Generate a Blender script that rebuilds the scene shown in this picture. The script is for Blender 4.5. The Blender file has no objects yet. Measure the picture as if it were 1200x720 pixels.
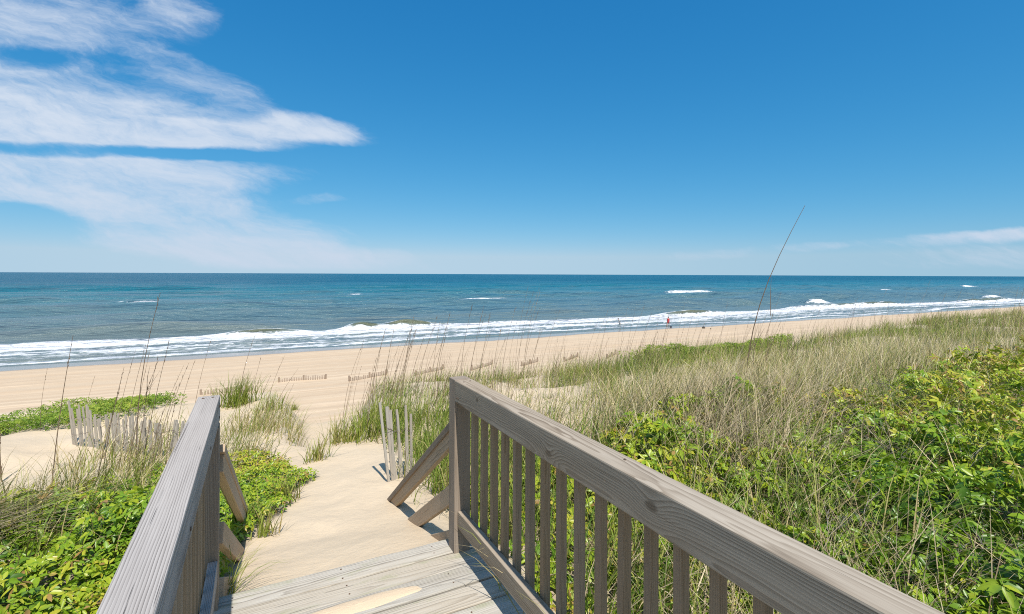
import bpy, bmesh, math, random
import numpy as np
from mathutils import Vector, Matrix, Euler

R = math.radians
SC = bpy.context.scene
COL = SC.collection
rng = np.random.default_rng(7)
random.seed(7)

# ------------------------------------------------------------------ frame
# X runs across the walkway (right), Y runs along it towards the sea, Z up, deck top = 0
EYE = 1.5
YAW = 27.3
SEA_Z = -8.0
SHORE = 67.5
FPX = 580.0

def pix_dir(px, py):
    """direction through a point of the 1200x720 photograph (used to survey positions on the ground)"""
    X = (px - 600) / FPX
    Z = (319.0 + 5.0 * px / 1200.0 - py) / FPX
    c, s = math.cos(R(YAW)), math.sin(R(YAW))
    return Vector((X * c + s, -X * s + c, Z))

# ------------------------------------------------------------------ noise
def _hash(ix, iy, seed):
    h = (ix.astype(np.int64) * 374761393 + iy.astype(np.int64) * 668265263 + seed * 1442695041) & 0xffffffff
    h = ((h ^ (h >> 13)) * 1274126177) & 0xffffffff
    return ((h ^ (h >> 16)) & 0xffff) / 65535.0

def vnoise(x, y, seed=0):
    x = np.asarray(x, float); y = np.asarray(y, float)
    ix = np.floor(x); iy = np.floor(y)
    fx = x - ix; fy = y - iy
    fx = fx * fx * fx * (fx * (fx * 6 - 15) + 10); fy = fy * fy * fy * (fy * (fy * 6 - 15) + 10)
    a = _hash(ix, iy, seed); b = _hash(ix + 1, iy, seed)
    c = _hash(ix, iy + 1, seed); d = _hash(ix + 1, iy + 1, seed)
    return (a * (1 - fx) + b * fx) * (1 - fy) + (c * (1 - fx) + d * fx) * fy

def fbm(x, y, seed=0, octv=4):
    v = 0.0; a = 0.5; t = 0.0
    for i in range(octv):
        v = v + a * vnoise(x, y, seed + i * 17); t += a
        x = np.asarray(x) * 2.03 + 3.7; y = np.asarray(y) * 2.03 + 1.3; a *= 0.5
    return v / t

def sstep(a, b, x):
    t = np.clip((np.asarray(x, float) - a) / (b - a), 0, 1)
    return t * t * (3 - 2 * t)

# ------------------------------------------------------------------ terrain height
def interp(xs, ys, x):
    return np.interp(x, xs, ys)

BEACH_S = [14, 20, 24, 42, 58, 67.5, 75, 95, 150, 400]
BEACH_Z = [-5.6, -6.3, -6.5, -6.95, -7.5, -8.0, -8.5, -9.6, -11, -13]

def path_center(s): return interp([2.5, 3.5, 5.2, 6.4, 8, 11, 14], [.42, .45, .78, .86, 1.02, 1.4, 1.7], s)
def path_half(s): return interp([2.5, 3.5, 4.6, 5.4, 6.4, 8, 11, 14], [.75, .55, .44, .38, .36, .36, .55, .9], s)

def height(u, s):
    u = np.asarray(u, float); s = np.asarray(s, float)
    zp = interp([-60, -8, 1.2, 2.2, 2.62, 3.0, 3.5, 4.0, 5.0, 6.5, 7.5, 9, 11, 14, 18, 22],
                [-4, -1.2, -.4, -.22, -.045, -.13, -.25, -.33, -.44, -.63, -.98, -1.28, -1.6, -3.4, -5.4, -6.35], s)
    zl = interp([-60, -8, 0, 2.6, 4, 6, 8, 10, 12.2, 15, 18, 22],
                [-4, -1.2, -.5, -.42, -.42, -.58, -.80, -.95, -1.12, -3.0, -5.2, -6.35], s)
    zr = interp([-60, -8, 0, 2.6, 4, 6, 8, 10.6, 13, 16, 19, 23],
                [-4, -1.0, -.45, -.42, -.42, -.50, -.66, -.95, -2.2, -4.6, -6.0, -6.45], s)
    wob = (fbm(u * .09 + 5, s * .02, 3, 2) - .5) * 2.4
    zr = np.where(s > 9, interp([9, 10.6, 13, 16, 19, 23], [-.76, -.95, -2.2, -4.6, -6.0, -6.45], s + wob * sstep(3, 8, u)), zr)
    side = np.where(u > path_center(s), zr, zl)
    w = 1 - sstep(.75, 1.9, np.abs(u - path_center(s)) / path_half(s))
    z = side * (1 - w) + zp * w
    zb = interp(BEACH_S, BEACH_Z, s)
    z = np.where(s > 14, np.where(s > 22, zb, np.maximum(z, zb)), z)
    dune = 1 - sstep(12, 20, s)
    # knolls and hollows of the dune
    z = z + dune * (1 - w) * ((fbm(u * .55, s * .55, 11, 3) - .5) * .34) * sstep(2.4, 4.0, s + np.abs(u - .4))
    z = z + dune * (fbm(u * 2.3, s * 2.3, 21, 3) - .5) * .06 * sstep(2.6, 3.2, s)
    far_r = sstep(9, 22, u)
    z = z + dune * far_r * (.02 * np.minimum(u - 9, 30))
    # trodden sand: shallow dents left by feet
    cx = np.floor(u / .34); cy = np.floor(s / .34)
    ox = (_hash(cx, cy, 301) - .5) * .16 + .17; oy = (_hash(cx, cy, 303) - .5) * .16 + .17
    dd = ((u - cx * .34 - ox) / .055) ** 2 + ((s - cy * .34 - oy) / .12) ** 2
    z = z - .021 * np.exp(-dd) * (_hash(cx, cy, 305) > .45) * w * dune * sstep(2.9, 3.4, s)
    # beach: soft tracks and footprints
    b = sstep(13, 20, s) * (1 - sstep(60, 66, s))
    z = z + b * ((fbm(u * .05, s * .6, 31, 3) - .5) * .16 + (fbm(u * .7, s * .9, 41, 3) - .5) * .07)
    return z

def ground_hit(px, py, tmin=1.5):
    d = pix_dir(px, py)
    if d.z > -.01: d = Vector((d.x, d.y, -.01))
    ts = np.concatenate([np.arange(tmin, 30, .02), np.arange(30, 140, .1)])
    z = height(d.x * ts, d.y * ts)
    below = EYE + d.z * ts < z
    i = int(np.argmax(below)) if below.any() else len(ts) - 1
    t = ts[i]
    return Vector((d.x * t, d.y * t, float(z[i])))

def in_view(u, s, margin=9.0):
    """kept area: the view plus a margin, so a step aside still sees plants"""
    az = np.degrees(np.arctan2(u, s)) - YAW
    d = np.hypot(u, s)
    return ((np.abs(az) < 46 + margin) | (d < 1.5))

# ------------------------------------------------------------------ node helpers
class NT:
    def __init__(self, tree):
        self.t = tree; self.n = tree.nodes; self.l = tree.links
    def new(self, typ, **kw):
        n = self.n.new(typ)
        for k, v in kw.items(): setattr(n, k, v)
        return n
    def put(self, sock, v):
        if isinstance(v, bpy.types.NodeSocket): self.l.new(v, sock)
        elif v is not None: sock.default_value = v
    def m(self, op, a, b=None, c=None, clamp=False):
        n = self.new('ShaderNodeMath', operation=op, use_clamp=clamp)
        self.put(n.inputs[0], a)
        if b is not None: self.put(n.inputs[1], b)
        if c is not None: self.put(n.inputs[2], c)
        return n.outputs[0]
    def vm(self, op, a, b=None):
        n = self.new('ShaderNodeVectorMath', operation=op)
        self.put(n.inputs[0], a)
        if b is not None: self.put(n.inputs[1], b)
        return n.outputs[0]
    def mix(self, f, a, b, typ='MIX'):
        n = self.new('ShaderNodeMix', data_type='RGBA', blend_type=typ)
        self.put(n.inputs[0], f); self.put(n.inputs[6], a); self.put(n.inputs[7], b)
        return n.outputs[2]
    def noise(self, vec, scale, detail=3, rough=.5, dist=0.0):
        n = self.new('ShaderNodeTexNoise')
        self.put(n.inputs['Vector'], vec); n.inputs['Scale'].default_value = scale
        n.inputs['Detail'].default_value = detail; n.inputs['Roughness'].default_value = rough
        n.inputs['Distortion'].default_value = dist
        return n.outputs[0]
    def ramp(self, f, stops, interp='LINEAR'):
        n = self.new('ShaderNodeValToRGB'); cr = n.color_ramp; cr.interpolation = interp
        while len(cr.elements) < len(stops): cr.elements.new(.5)
        for e, (p, c) in zip(cr.elements, stops):
            e.position = p; e.color = (c if len(c) == 4 else (*c, 1))
        self.put(n.inputs[0], f)
        return n.outputs[0]
    def rng(self, v, a, b, c=0.0, d=1.0, smooth=True):
        n = self.new('ShaderNodeMapRange', interpolation_type='SMOOTHSTEP' if smooth else 'LINEAR')
        self.put(n.inputs[0], v)
        for i, x in enumerate((a, b, c, d)): self.put(n.inputs[i + 1], x)
        return n.outputs[0]
    def sep(self, v):
        n = self.new('ShaderNodeSeparateXYZ'); self.put(n.inputs[0], v); return n.outputs
    def comb(self, x, y, z):
        n = self.new('ShaderNodeCombineXYZ')
        for i, q in enumerate((x, y, z)): self.put(n.inputs[i], q)
        return n.outputs[0]
    def bump(self, h, strength, dist, normal=None):
        n = self.new('ShaderNodeBump'); n.inputs['Strength'].default_value = strength
        n.inputs['Distance'].default_value = dist; self.put(n.inputs['Height'], h)
        if normal is not None: self.put(n.inputs['Normal'], normal)
        return n.outputs[0]

def mat(name):
    m = bpy.data.materials.new(name); m.use_nodes = True
    t = NT(m.node_tree); b = t.n['Principled BSDF']
    return m, t, b

def wood(name, light, mid, dark, ring=210.0, contrast=1.0, bump=.5, extra=None, knots=(), wear=0.35, pith=(.03, .05), green=0.0, wob=.034, fibre=.5):
    """sawn, weathered softwood: growth rings round a pith line along local X"""
    m, t, b = mat(name)
    tc = t.new('ShaderNodeTexCoord'); oi = t.new('ShaderNodeObjectInfo')
    x, y, z = t.sep(tc.outputs['Object'])
    rnd = oi.outputs['Random']
    xs = t.m('ADD', x, t.m('MULTIPLY', rnd, 37.0))
    wv = t.comb(t.m('MULTIPLY', xs, .9), t.m('MULTIPLY', y, 7.0), t.m('MULTIPLY', z, 7.0))
    warp = t.m('SUBTRACT', t.noise(wv, 1.6, 3, .5), .5)
    yy = t.m('ADD', t.m('ADD', y, pith[0]), t.m('MULTIPLY', t.m('SUBTRACT', rnd, .5), .03))
    zz = t.m('ADD', z, t.m('ADD', pith[1], t.m('MULTIPLY', t.m('SINE', t.m('MULTIPLY', xs, .8)), .012)))
    r = t.m('SQRT', t.m('ADD', t.m('MULTIPLY', yy, yy), t.m('MULTIPLY', zz, zz)))
    r = t.m('ADD', r, t.m('MULTIPLY', warp, wob))
    kmask = None
    for (kx, ky, kz, ks) in knots:
        dx = t.m('SUBTRACT', x, kx); dy = t.m('SUBTRACT', y, ky); dz = t.m('SUBTRACT', z, kz)
        d2 = t.m('ADD', t.m('MULTIPLY', t.m('MULTIPLY', dx, dx), .30), t.m('ADD', t.m('MULTIPLY', dy, dy), t.m('MULTIPLY', dz, dz)))
        g = t.m('EXPONENT', t.m('MULTIPLY', d2, -1.0 / (ks * ks)))
        r = t.m('ADD', r, t.m('MULTIPLY', g, .030))
        k1 = t.rng(d2, (ks * .14) ** 2, (ks * .42) ** 2, 1, 0)
        kmask = k1 if kmask is None else t.m('MAXIMUM', kmask, k1)
    ph = t.m('FRACT', t.m('MULTIPLY', r, ring))
    late = t.m('POWER', ph, 1.6)                         # slow rise, sharp late wood edge
    late = t.m('MULTIPLY', late, t.rng(ph, .90, 1.0, 1, 0))
    fv = t.comb(t.m('MULTIPLY', xs, 5.0), t.m('MULTIPLY', y, 300.0), t.m('MULTIPLY', z, 300.0))
    fib = t.noise(fv, 1.0, 4, .65)
    blot = t.noise(t.comb(t.m('MULTIPLY', xs, 1.5), t.m('MULTIPLY', y, 12.0), t.m('MULTIPLY', z, 12.0)), 1.4, 4, .6)
    lk = t.rng(t.noise(t.comb(t.m('MULTIPLY', xs, .7), t.m('MULTIPLY', y, 22.0), t.m('MULTIPLY', z, 22.0)), 1.0, 2, .5), .3, .7, .35, 1.0)
    late = t.m('MULTIPLY', late, lk)
    fac = t.m('ADD', t.m('MULTIPLY', late, .62 * contrast), t.m('ADD', t.m('MULTIPLY', t.m('SUBTRACT', fib, .5), fibre), t.m('ADD', t.m('MULTIPLY', blot, .42), .25)))
    fac = t.m('SUBTRACT', fac, .18)
    c = t.ramp(fac, [(.12, light), (.5, mid), (.95, dark)])
    # drying checks
    cv = t.comb(t.m('MULTIPLY', xs, 1.7), t.m('MULTIPLY', y, 120.0), t.m('MULTIPLY', z, 120.0))
    chk = t.rng(t.noise(cv, 1.0, 2, .5), .262, .30, 1, 0)
    c = t.mix(t.m('MULTIPLY', chk, .75), c, (dark[0] * .4, dark[1] * .38, dark[2] * .36, 1))
    if kmask is not None: c = t.mix(t.m('MULTIPLY', kmask, .7), c, (dark[0] * .55, dark[1] * .48, dark[2] * .4, 1))
    # faint warm / grey drift between boards and along them
    tone = t.noise(t.comb(t.m('MULTIPLY', xs, .8), t.m('MULTIPLY', y, 3.0), t.m('MULTIPLY', z, 3.0)), 1.0, 2, .5)
    c = t.mix(t.rng(tone, .3, .7, 0, wear), c, (mid[0] * 1.12, mid[1] * 1.0, mid[2] * .84, 1))
    c = t.mix(t.m('MULTIPLY', t.m('SUBTRACT', rnd, .5), .5), c, (.62, .58, .52, 1), 'MULTIPLY')
    if green:
        gz = t.noise(t.comb(t.m('MULTIPLY', xs, 3.0), t.m('MULTIPLY', y, 9.0), z), 1.3, 4, .6)
        c = t.mix(t.rng(gz, .52, .72, 0, green), c, (.30, .31, .17, 1))
    if extra: c = extra(t, c, x, y, z, xs, rnd)
    t.put(b.inputs['Base Color'], c)
    b.inputs['Roughness'].default_value = .82
    b.inputs['Specular IOR Level'].default_value = .22
    h = t.m('SUBTRACT', t.m('MULTIPLY', fib, .35), t.m('ADD', t.m('MULTIPLY', late, -.55), t.m('MULTIPLY', chk, 1.4)))
    t.put(b.inputs['Normal'], t.bump(h, bump, .003))
    return m

# ------------------------------------------------------------------ objects
def props(o, label=None, cat=None, group=None, kind=None):
    if label: o['label'] = label
    if cat: o['category'] = cat
    if group: o['group'] = group
    if kind: o['kind'] = kind
    return o

def empty(name, loc, label, cat, group=None):
    o = bpy.data.objects.new(name, None); COL.objects.link(o)
    o.empty_display_size = .2; o.location = loc
    return props(o, label, cat, group)

def link(name, me, m=None, parent=None):
    o = bpy.data.objects.new(name, me); COL.objects.link(o)
    if m is not None: me.materials.append(m)
    if parent is not None: o.parent = parent
    return o

WORLD = {}
def place(o, M):
    """put o at world matrix M whatever its parent (parents here are never scaled)"""
    P = WORLD.get(o.parent.name, Matrix.Translation(o.parent.location)) if o.parent else Matrix.Identity(4)
    L = P.inverted() @ M
    o.location = L.to_translation(); o.rotation_euler = L.to_euler()
    WORLD[o.name] = M
    return o

def beam(name, p0, p1, w, h, m, parent=None, up=(0, 0, 1), bev=.004, jitter=0.0, nseg=1):
    """sawn timber from p0 to p1 (centre line), local X along it, Y width, Z height"""
    p0 = Vector(p0); p1 = Vector(p1); L = (p1 - p0).length
    ax = (p1 - p0).normalized(); upv = Vector(up)
    ay = upv.cross(ax).normalized(); az = ax.cross(ay)
    bm = bmesh.new()
    rings = []
    for i in range(nseg + 1):
        f = i / nseg; x = f * L
        oy = (random.random() - .5) * jitter; oz = (random.random() - .5) * jitter
        rings.append([bm.verts.new((x, sy * w / 2 + oy, sz * h / 2 + oz)) for sy, sz in ((-1, -1), (1, -1), (1, 1), (-1, 1))])
    for a, b2 in zip(rings[:-1], rings[1:]):
        for k in range(4): bm.faces.new((a[k], a[(k + 1) % 4], b2[(k + 1) % 4], b2[k]))
    bm.faces.new(rings[0][::-1]); bm.faces.new(rings[-1])
    bmesh.ops.recalc_face_normals(bm, faces=bm.faces)
    if bev > 0:
        ed = [e for e in bm.edges if len(e.link_faces) == 2 and e.calc_face_angle(0) > 1.0]
        bmesh.ops.bevel(bm, geom=ed, offset=bev, segments=2, profile=.6, affect='EDGES')
    me = bpy.data.meshes.new(name); bm.to_mesh(me); bm.free()
    o = link(name, me, m, parent)
    M = Matrix((ax.to_4d(), ay.to_4d(), az.to_4d(), (0, 0, 0, 1))).transposed()
    M[0][3], M[1][3], M[2][3] = p0; M[3][0] = M[3][1] = M[3][2] = 0; M[3][3] = 1
    place(o, M)
    return o

def np_mesh(name, V, F, m, parent=None, attrs=None, smooth=False):
    """mesh from numpy arrays; F is (n,3) or (n,4)"""
    me = bpy.data.meshes.new(name)
    V = np.asarray(V, np.float32); F = np.asarray(F, np.int32); k = F.shape[1]
    me.vertices.add(len(V)); me.vertices.foreach_set('co', V.ravel())
    me.loops.add(F.size); me.loops.foreach_set('vertex_index', F.ravel())
    me.polygons.add(len(F))
    me.polygons.foreach_set('loop_start', np.arange(0, F.size, k, dtype=np.int32))
    me.polygons.foreach_set('loop_total', np.full(len(F), k, np.int32))
    if smooth: me.polygons.foreach_set('use_smooth', np.ones(len(F), bool))
    for an, av in (attrs or {}).items():
        a = me.attributes.new(an, 'FLOAT', 'POINT'); a.data.foreach_set('value', np.asarray(av, np.float32))
    me.update(calc_edges=True)
    return link(name, me, m, parent)

# ------------------------------------------------------------------ materials
def sand_material():
    m, t, b = mat('sand')
    tc = t.new('ShaderNodeTexCoord'); P = tc.outputs['Object']
    x, y, z = t.sep(P)
    warm = t.mix(t.noise(P, .5, 4, .6), (.56, .435, .30, 1), (.62, .50, .36, 1))      # beach
    pale = t.mix(t.noise(P, .9, 4, .6), (.60, .48, .335, 1), (.67, .56, .41, 1))         # dune
    f = t.rng(t.m('ADD', y, t.m('MULTIPLY', t.noise(P, .15, 3, .5), 10.0)), 16, 32)
    c = t.mix(f, pale, warm)
    # vehicle and foot tracks drawn out along the beach
    st = t.noise(t.comb(t.m('MULTIPLY', x, .035), t.m('MULTIPLY', y, 1.1), 0), 1.0, 5, .62)
    c = t.mix(t.m('MULTIPLY', t.rng(st, .35, .68, .42, 0), f), c, (.47, .335, .215, 1))
    tr = t.noise(t.comb(t.m('MULTIPLY', x, .012), t.m('MULTIPLY', y, .55), 3.3), 1.0, 2, .5)
    band = t.m('MULTIPLY', t.rng(t.m('ABSOLUTE', t.m('SUBTRACT', tr, .56)), .0, .022, 1, 0), f)
    c = t.mix(t.m('MULTIPLY', band, .5), c, (.72, .58, .42, 1))
    # grains, shell specks, little plant litter
    gr = t.noise(P, 210, 2, .7)
    c = t.mix(.22, c, t.ramp(gr, [(.3, (.52, .40, .28)), (.7, (.90, .82, .68))]), 'MULTIPLY')
    lit = t.new('ShaderNodeTexVoronoi'); lit.inputs['Scale'].default_value = 26
    t.put(lit.inputs['Vector'], t.vm('ADD', P, t.comb(t.noise(P, 9, 2), t.noise(P, 11, 2), 0)))
    spk = t.m('MULTIPLY', t.rng(lit.outputs['Distance'], .06, .10, 1, 0), t.rng(t.noise(P, 1.1, 3), .52, .62))
    c = t.mix(t.m('MULTIPLY', spk, .55), c, (.20, .15, .09, 1))
    # leaf litter, a scatter of broken straw on the dune where plants grow
    at = t.new('ShaderNodeAttribute'); at.attribute_name = 'litter'
    sv = t.new('ShaderNodeTexVoronoi'); sv.inputs['Scale'].default_value = 40
    t.put(sv.inputs['Vector'], t.comb(t.m('MULTIPLY', t.m('ADD', x, y), .5), t.m('MULTIPLY', y, 2.2), 0))
    lc = t.ramp(sv.outputs['Color'], [(.0, (.05, .038, .022)), (.5, (.12, .09, .052)), (1, (.30, .235, .145))])
    lf = t.m('MULTIPLY', at.outputs['Fac'], t.rng(t.noise(P, 7, 4, .65), .30, .52))
    c = t.mix(lf, c, lc)
    # wet strip the swash has just left
    ed = t.m('ADD', y, t.m('MULTIPLY', t.m('SUBTRACT', t.noise(t.comb(t.m('MULTIPLY', x, .05), 0, 0), 1.0, 3, .5), .5), 7.0))
    wet = t.rng(ed, 62.0, 63.6)
    c = t.mix(wet, c, (.27, .225, .18, 1))
    t.put(b.inputs['Base Color'], c)
    t.put(b.inputs['Roughness'], t.m('SUBTRACT', .95, t.m('MULTIPLY', wet, .80)))
    b.inputs['Specular IOR Level'].default_value = .28
    h1 = t.noise(P, 5.0, 4, .6); h2 = t.noise(P, 34, 4, .65)
    rip = t.new('ShaderNodeTexWave'); rip.inputs['Scale'].default_value = 3.2
    rip.inputs['Distortion'].default_value = 7.0; rip.inputs['Detail'].default_value = 2.0
    rip.inputs['Detail Scale'].default_value = 1.3
    t.put(rip.inputs['Vector'], t.comb(t.m('MULTIPLY', x, .5), y, 0))
    h = t.m('ADD', t.m('MULTIPLY', h1, .5), t.m('ADD', t.m('MULTIPLY', h2, .16), t.m('MULTIPLY', rip.outputs['Fac'], .08)))
    h = t.m('MULTIPLY', h, t.m('SUBTRACT', 1.0, wet))
    t.put(b.inputs['Normal'], t.bump(h, .55, .05))
    return m

def leaf_material(name, stops, trans=.35, rough=.42):
    m, t, b = mat(name)
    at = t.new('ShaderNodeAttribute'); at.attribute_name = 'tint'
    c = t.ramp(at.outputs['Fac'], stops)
    tc = t.new('ShaderNodeTexCoord')
    c = t.mix(.35, c, t.ramp(t.noise(tc.outputs['Object'], 60, 2), [(.3, (.62, .62, .55)), (.7, (1, 1, 1))]), 'MULTIPLY')
    t.put(b.inputs['Base Color'], c)
    b.inputs['Roughness'].default_value = rough; b.inputs['Specular IOR Level'].default_value = .35 if rough < .45 and 'creeper' in name else .14
    tr = t.new('ShaderNodeBsdfTranslucent')
    t.put(tr.inputs['Color'], t.mix(.5, c, (.30, .42, .03, 1)))
    ms = t.new('ShaderNodeMixShader'); ms.inputs[0].default_value = trans
    t.l.new(b.outputs[0], ms.inputs[1]); t.l.new(tr.outputs[0], ms.inputs[2])
    t.l.new(ms.outputs[0], t.n['Material Output'].inputs['Surface'])
    return m

M_SAND = sand_material()
M_RAIL = wood('weathered_rail_wood', (.45, .39, .31, 1), (.30, .248, .188, 1), (.12, .09, .063, 1), ring=120, contrast=1.1, bump=.2,
              knots=((.957, -.047, -.024, .036), (1.484, -.047, .005, .040), (.30, -.047, .02, .025)), wear=.4, wob=.048)
M_RAILG = wood('grooved_grey_rail_wood', (.50, .465, .43, 1), (.34, .31, .285, 1), (.125, .11, .10, 1), ring=175, contrast=1.2, bump=.9, wear=.2, pith=(.16, .004), wob=.016)
M_POST = wood('weathered_post_wood', (.37, .31, .25, 1), (.24, .195, .152, 1), (.11, .086, .066, 1), ring=190, wear=.5, knots=((.55, .02, .044, .028),))
M_BRACE = wood('tan_brace_wood', (.55, .44, .32, 1), (.43, .33, .23, 1), (.24, .175, .115, 1), ring=170, wear=.5, bump=.35)
M_BAL = wood('baluster_wood', (.41, .33, .24, 1), (.275, .213, .148, 1), (.115, .086, .058, 1), ring=230, wear=.6)
M_DECK = wood('bleached_deck_wood', (.55, .52, .455, 1), (.42, .39, .335, 1), (.18, .16, .135, 1), ring=140, contrast=1.2, bump=.9, wear=.5, green=.6, fibre=1.0)
M_PICKET = wood('bleached_picket_wood', (.47, .435, .375, 1), (.34, .31, .265, 1), (.15, .135, .115, 1), ring=260, wear=.4)
M_SLAT = wood('brown_picket_wood', (.36, .29, .225, 1), (.28, .22, .17, 1), (.17, .13, .10, 1), ring=200, wear=.4)

m, t, b = mat('rusty_wire'); b.inputs['Base Color'].default_value = (.20, .15, .12, 1); b.inputs['Roughness'].default_value = .7; b.inputs['Metallic'].default_value = .5
t.put(b.inputs['Base Color'], t.ramp(t.noise(t.new('ShaderNodeTexCoord').outputs['Object'], 30, 3), [(.35, (.26, .25, .24)), (.65, (.21, .11, .06))])); M_WIRE = m

G_GREEN = [(0, (.065, .12, .014)), (.2, (.15, .225, .030)), (.42, (.29, .325, .062)), (.55, (.35, .32, .11)), (.66, (.34, .265, .115)), (.84, (.56, .45, .24)), (1, (.74, .63, .41))]
M_GRASS = leaf_material('dune_grass_blades', G_GREEN, .16, .5)
M_STRAW = leaf_material('dry_straw', [(0, (.20, .14, .085)), (.45, (.36, .275, .165)), (1, (.60, .50, .33))], .15, .6)
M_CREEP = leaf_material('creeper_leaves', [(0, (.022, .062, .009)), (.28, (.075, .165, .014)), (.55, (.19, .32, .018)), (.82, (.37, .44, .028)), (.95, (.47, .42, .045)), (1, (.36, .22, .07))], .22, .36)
M_PENNY = leaf_material('low_dune_leaves', [(0, (.085, .17, .022)), (.4, (.19, .29, .036)), (.8, (.34, .41, .06)), (1, (.60, .48, .10))], .3, .45)
M_TWIG = leaf_material('grey_twigs', [(0, (.10, .085, .07)), (.5, (.22, .19, .165)), (1, (.42, .37, .32))], .0, .8)
M_STALK = leaf_material('brown_stalks', [(0, (.125, .085, .055)), (.5, (.235, .165, .11)), (1, (.42, .33, .22))], .0, .7)

# ------------------------------------------------------------------ plants: geometry
def blade_mesh(base, yaw, lean, length, width, curve, tint, wind=(0.889, -0.459), windk=None, nseg=4):
    """many curved tapering blades as one quad soup; all arguments arrays of n"""
    n = len(base)
    d = np.stack([np.cos(yaw), np.sin(yaw)], 1)
    if windk is not None:
        d = d + np.asarray(wind)[None, :] * np.asarray(windk)[:, None]
    dn = np.linalg.norm(d, axis=1, keepdims=True); dirh = d / np.maximum(dn, 1e-6)
    side = np.stack([-dirh[:, 1], dirh[:, 0], np.zeros(n)], 1)
    tw = rng.uniform(-.9, .9, n)
    side = side * np.cos(tw)[:, None]; side[:, :2] += dirh * np.sin(tw)[:, None]
    pts = []; p = base.copy(); step = length / nseg
    ang = lean.copy()
    V = np.zeros((n, (nseg + 1) * 2, 3), np.float32)
    for i in range(nseg + 1):
        f = i / nseg
        w = width * (1 - f ** 1.6) * .5 + width * .03
        V[:, 2 * i] = p - side * w[:, None]; V[:, 2 * i + 1] = p + side * w[:, None]
        q = np.zeros((n, 3)); q[:, :2] = dirh * np.sin(ang)[:, None]; q[:, 2] = np.cos(ang)
        p = p + q * step[:, None]
        ang = ang + curve / nseg * (0.5 + 1.2 * f)
    idx = np.arange(n)[:, None] * ((nseg + 1) * 2)
    F = np.concatenate([np.stack([idx[:, 0] + 2 * i, idx[:, 0] + 2 * i + 1, idx[:, 0] + 2 * i + 3, idx[:, 0] + 2 * i + 2], 1) for i in range(nseg)], 0)
    T = np.repeat(tint, (nseg + 1) * 2)
    return V.reshape(-1, 3), F, T

def leaf_mesh(base, dirs, nrm, length, width, tint, droop):
    """leaflets folded along the midrib: 8 vertices, 8 triangles each"""
    n = len(base)
    side = np.cross(nrm, dirs); side /= np.maximum(np.linalg.norm(side, axis=1, keepdims=True), 1e-6)
    nn = np.cross(dirs, side)
    L = length[:, None]; W = width[:, None]; D = droop[:, None]
    def pt(a, w, h): return base + dirs * L * a + side * W * w + nn * L * h - np.array([0, 0, 1.0]) * L * D * a * a
    V = np.stack([pt(0, 0, 0), pt(.32, -.42, .05), pt(.34, 0, -.02), pt(.32, .42, .05),
                  pt(.68, -.36, .04), pt(.70, 0, -.02), pt(.68, .36, .04), pt(1.0, 0, 0)], 1)
    tri = np.array([(0, 2, 1), (0, 3, 2), (1, 2, 5), (1, 5, 4), (2, 3, 6), (2, 6, 5), (4, 5, 7), (5, 6, 7)])
    F = (np.arange(n)[:, None, None] * 8 + tri[None]).reshape(-1, 3)
    return V.reshape(-1, 3), F, np.repeat(tint, 8)

def scatter(u0, u1, s0, s1, n, mask, far_fade=None):
    u = rng.uniform(u0, u1, n); s = rng.uniform(s0, s1, n)
    p = mask(u, s)
    if far_fade: p = p * np.minimum(1, far_fade / np.hypot(u, s)) ** 1.3
    keep = (rng.random(n) < p) & in_view(u, s)
    return u[keep], s[keep]

def walk_clear(u, s, pad=.04):
    """1 outside the walkway, 0 on it"""
    return ~((u > -.30 - pad) & (u < 1.06 + pad) & (s < 2.72))

def pathmask(u, s, lo=.95, hi=1.35):
    return sstep(lo, hi, np.abs(u - path_center(s)) / path_half(s))

# mounding surface of the creeper / thicket above the sand
def thick_h(u, s):
    """height of the right-hand thicket over the ground"""
    base = .40 + .16 * sstep(2.0, 6.5, u) + .10 * sstep(7, 12, u)
    edge = sstep(1.05, 1.7, u) * (1 - sstep(3.2 + .25 * np.clip(u - 4, 0, 6) * .3, 5.0, s + (fbm(u * .6, s * .6, 55, 2) - .5) * 2.2))
    near = 1 - .62 * sstep(4.2, 2.9, u + .8 + .35 * (fbm(u, s, 57, 2) - .5) * 4) * sstep(.8, 2.0, s)
    return base * edge * near * np.clip(.10 + 1.75 * fbm(u * 1.5, s * 1.5, 61, 3), .1, 1.6)

def mat_h(u, s):
    """height of the creeper mat left of the walkway"""
    edge = (1 - sstep(4.6, 5.9, s + (fbm(u * .8, s * .8, 71, 3) - .5) * 2.0)) * sstep(-.22, -.5, u)
    return np.clip(.02 + .52 * fbm(u * 1.4, s * 1.4, 75, 3), .05, .5) * edge

def patch_mask(u, s):
    """creeper spilling onto the sand between left railing and path"""
    r = sstep(1.02, .85, (u + .25) / (np.interp(s, [2.9, 3.5, 4.4, 5.2, 5.9, 6.4], [.12, .16, .50, .78, .50, .15]) * (.62 + .76 * fbm(u * 2.2, s * 2.6, 83, 3))))
    return r * (u > -.9) * sstep(2.75, 3.0, s) * (1 - sstep(5.7, 6.4, s + (fbm(u * 2, s * 2, 81, 2) - .5)))

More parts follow.
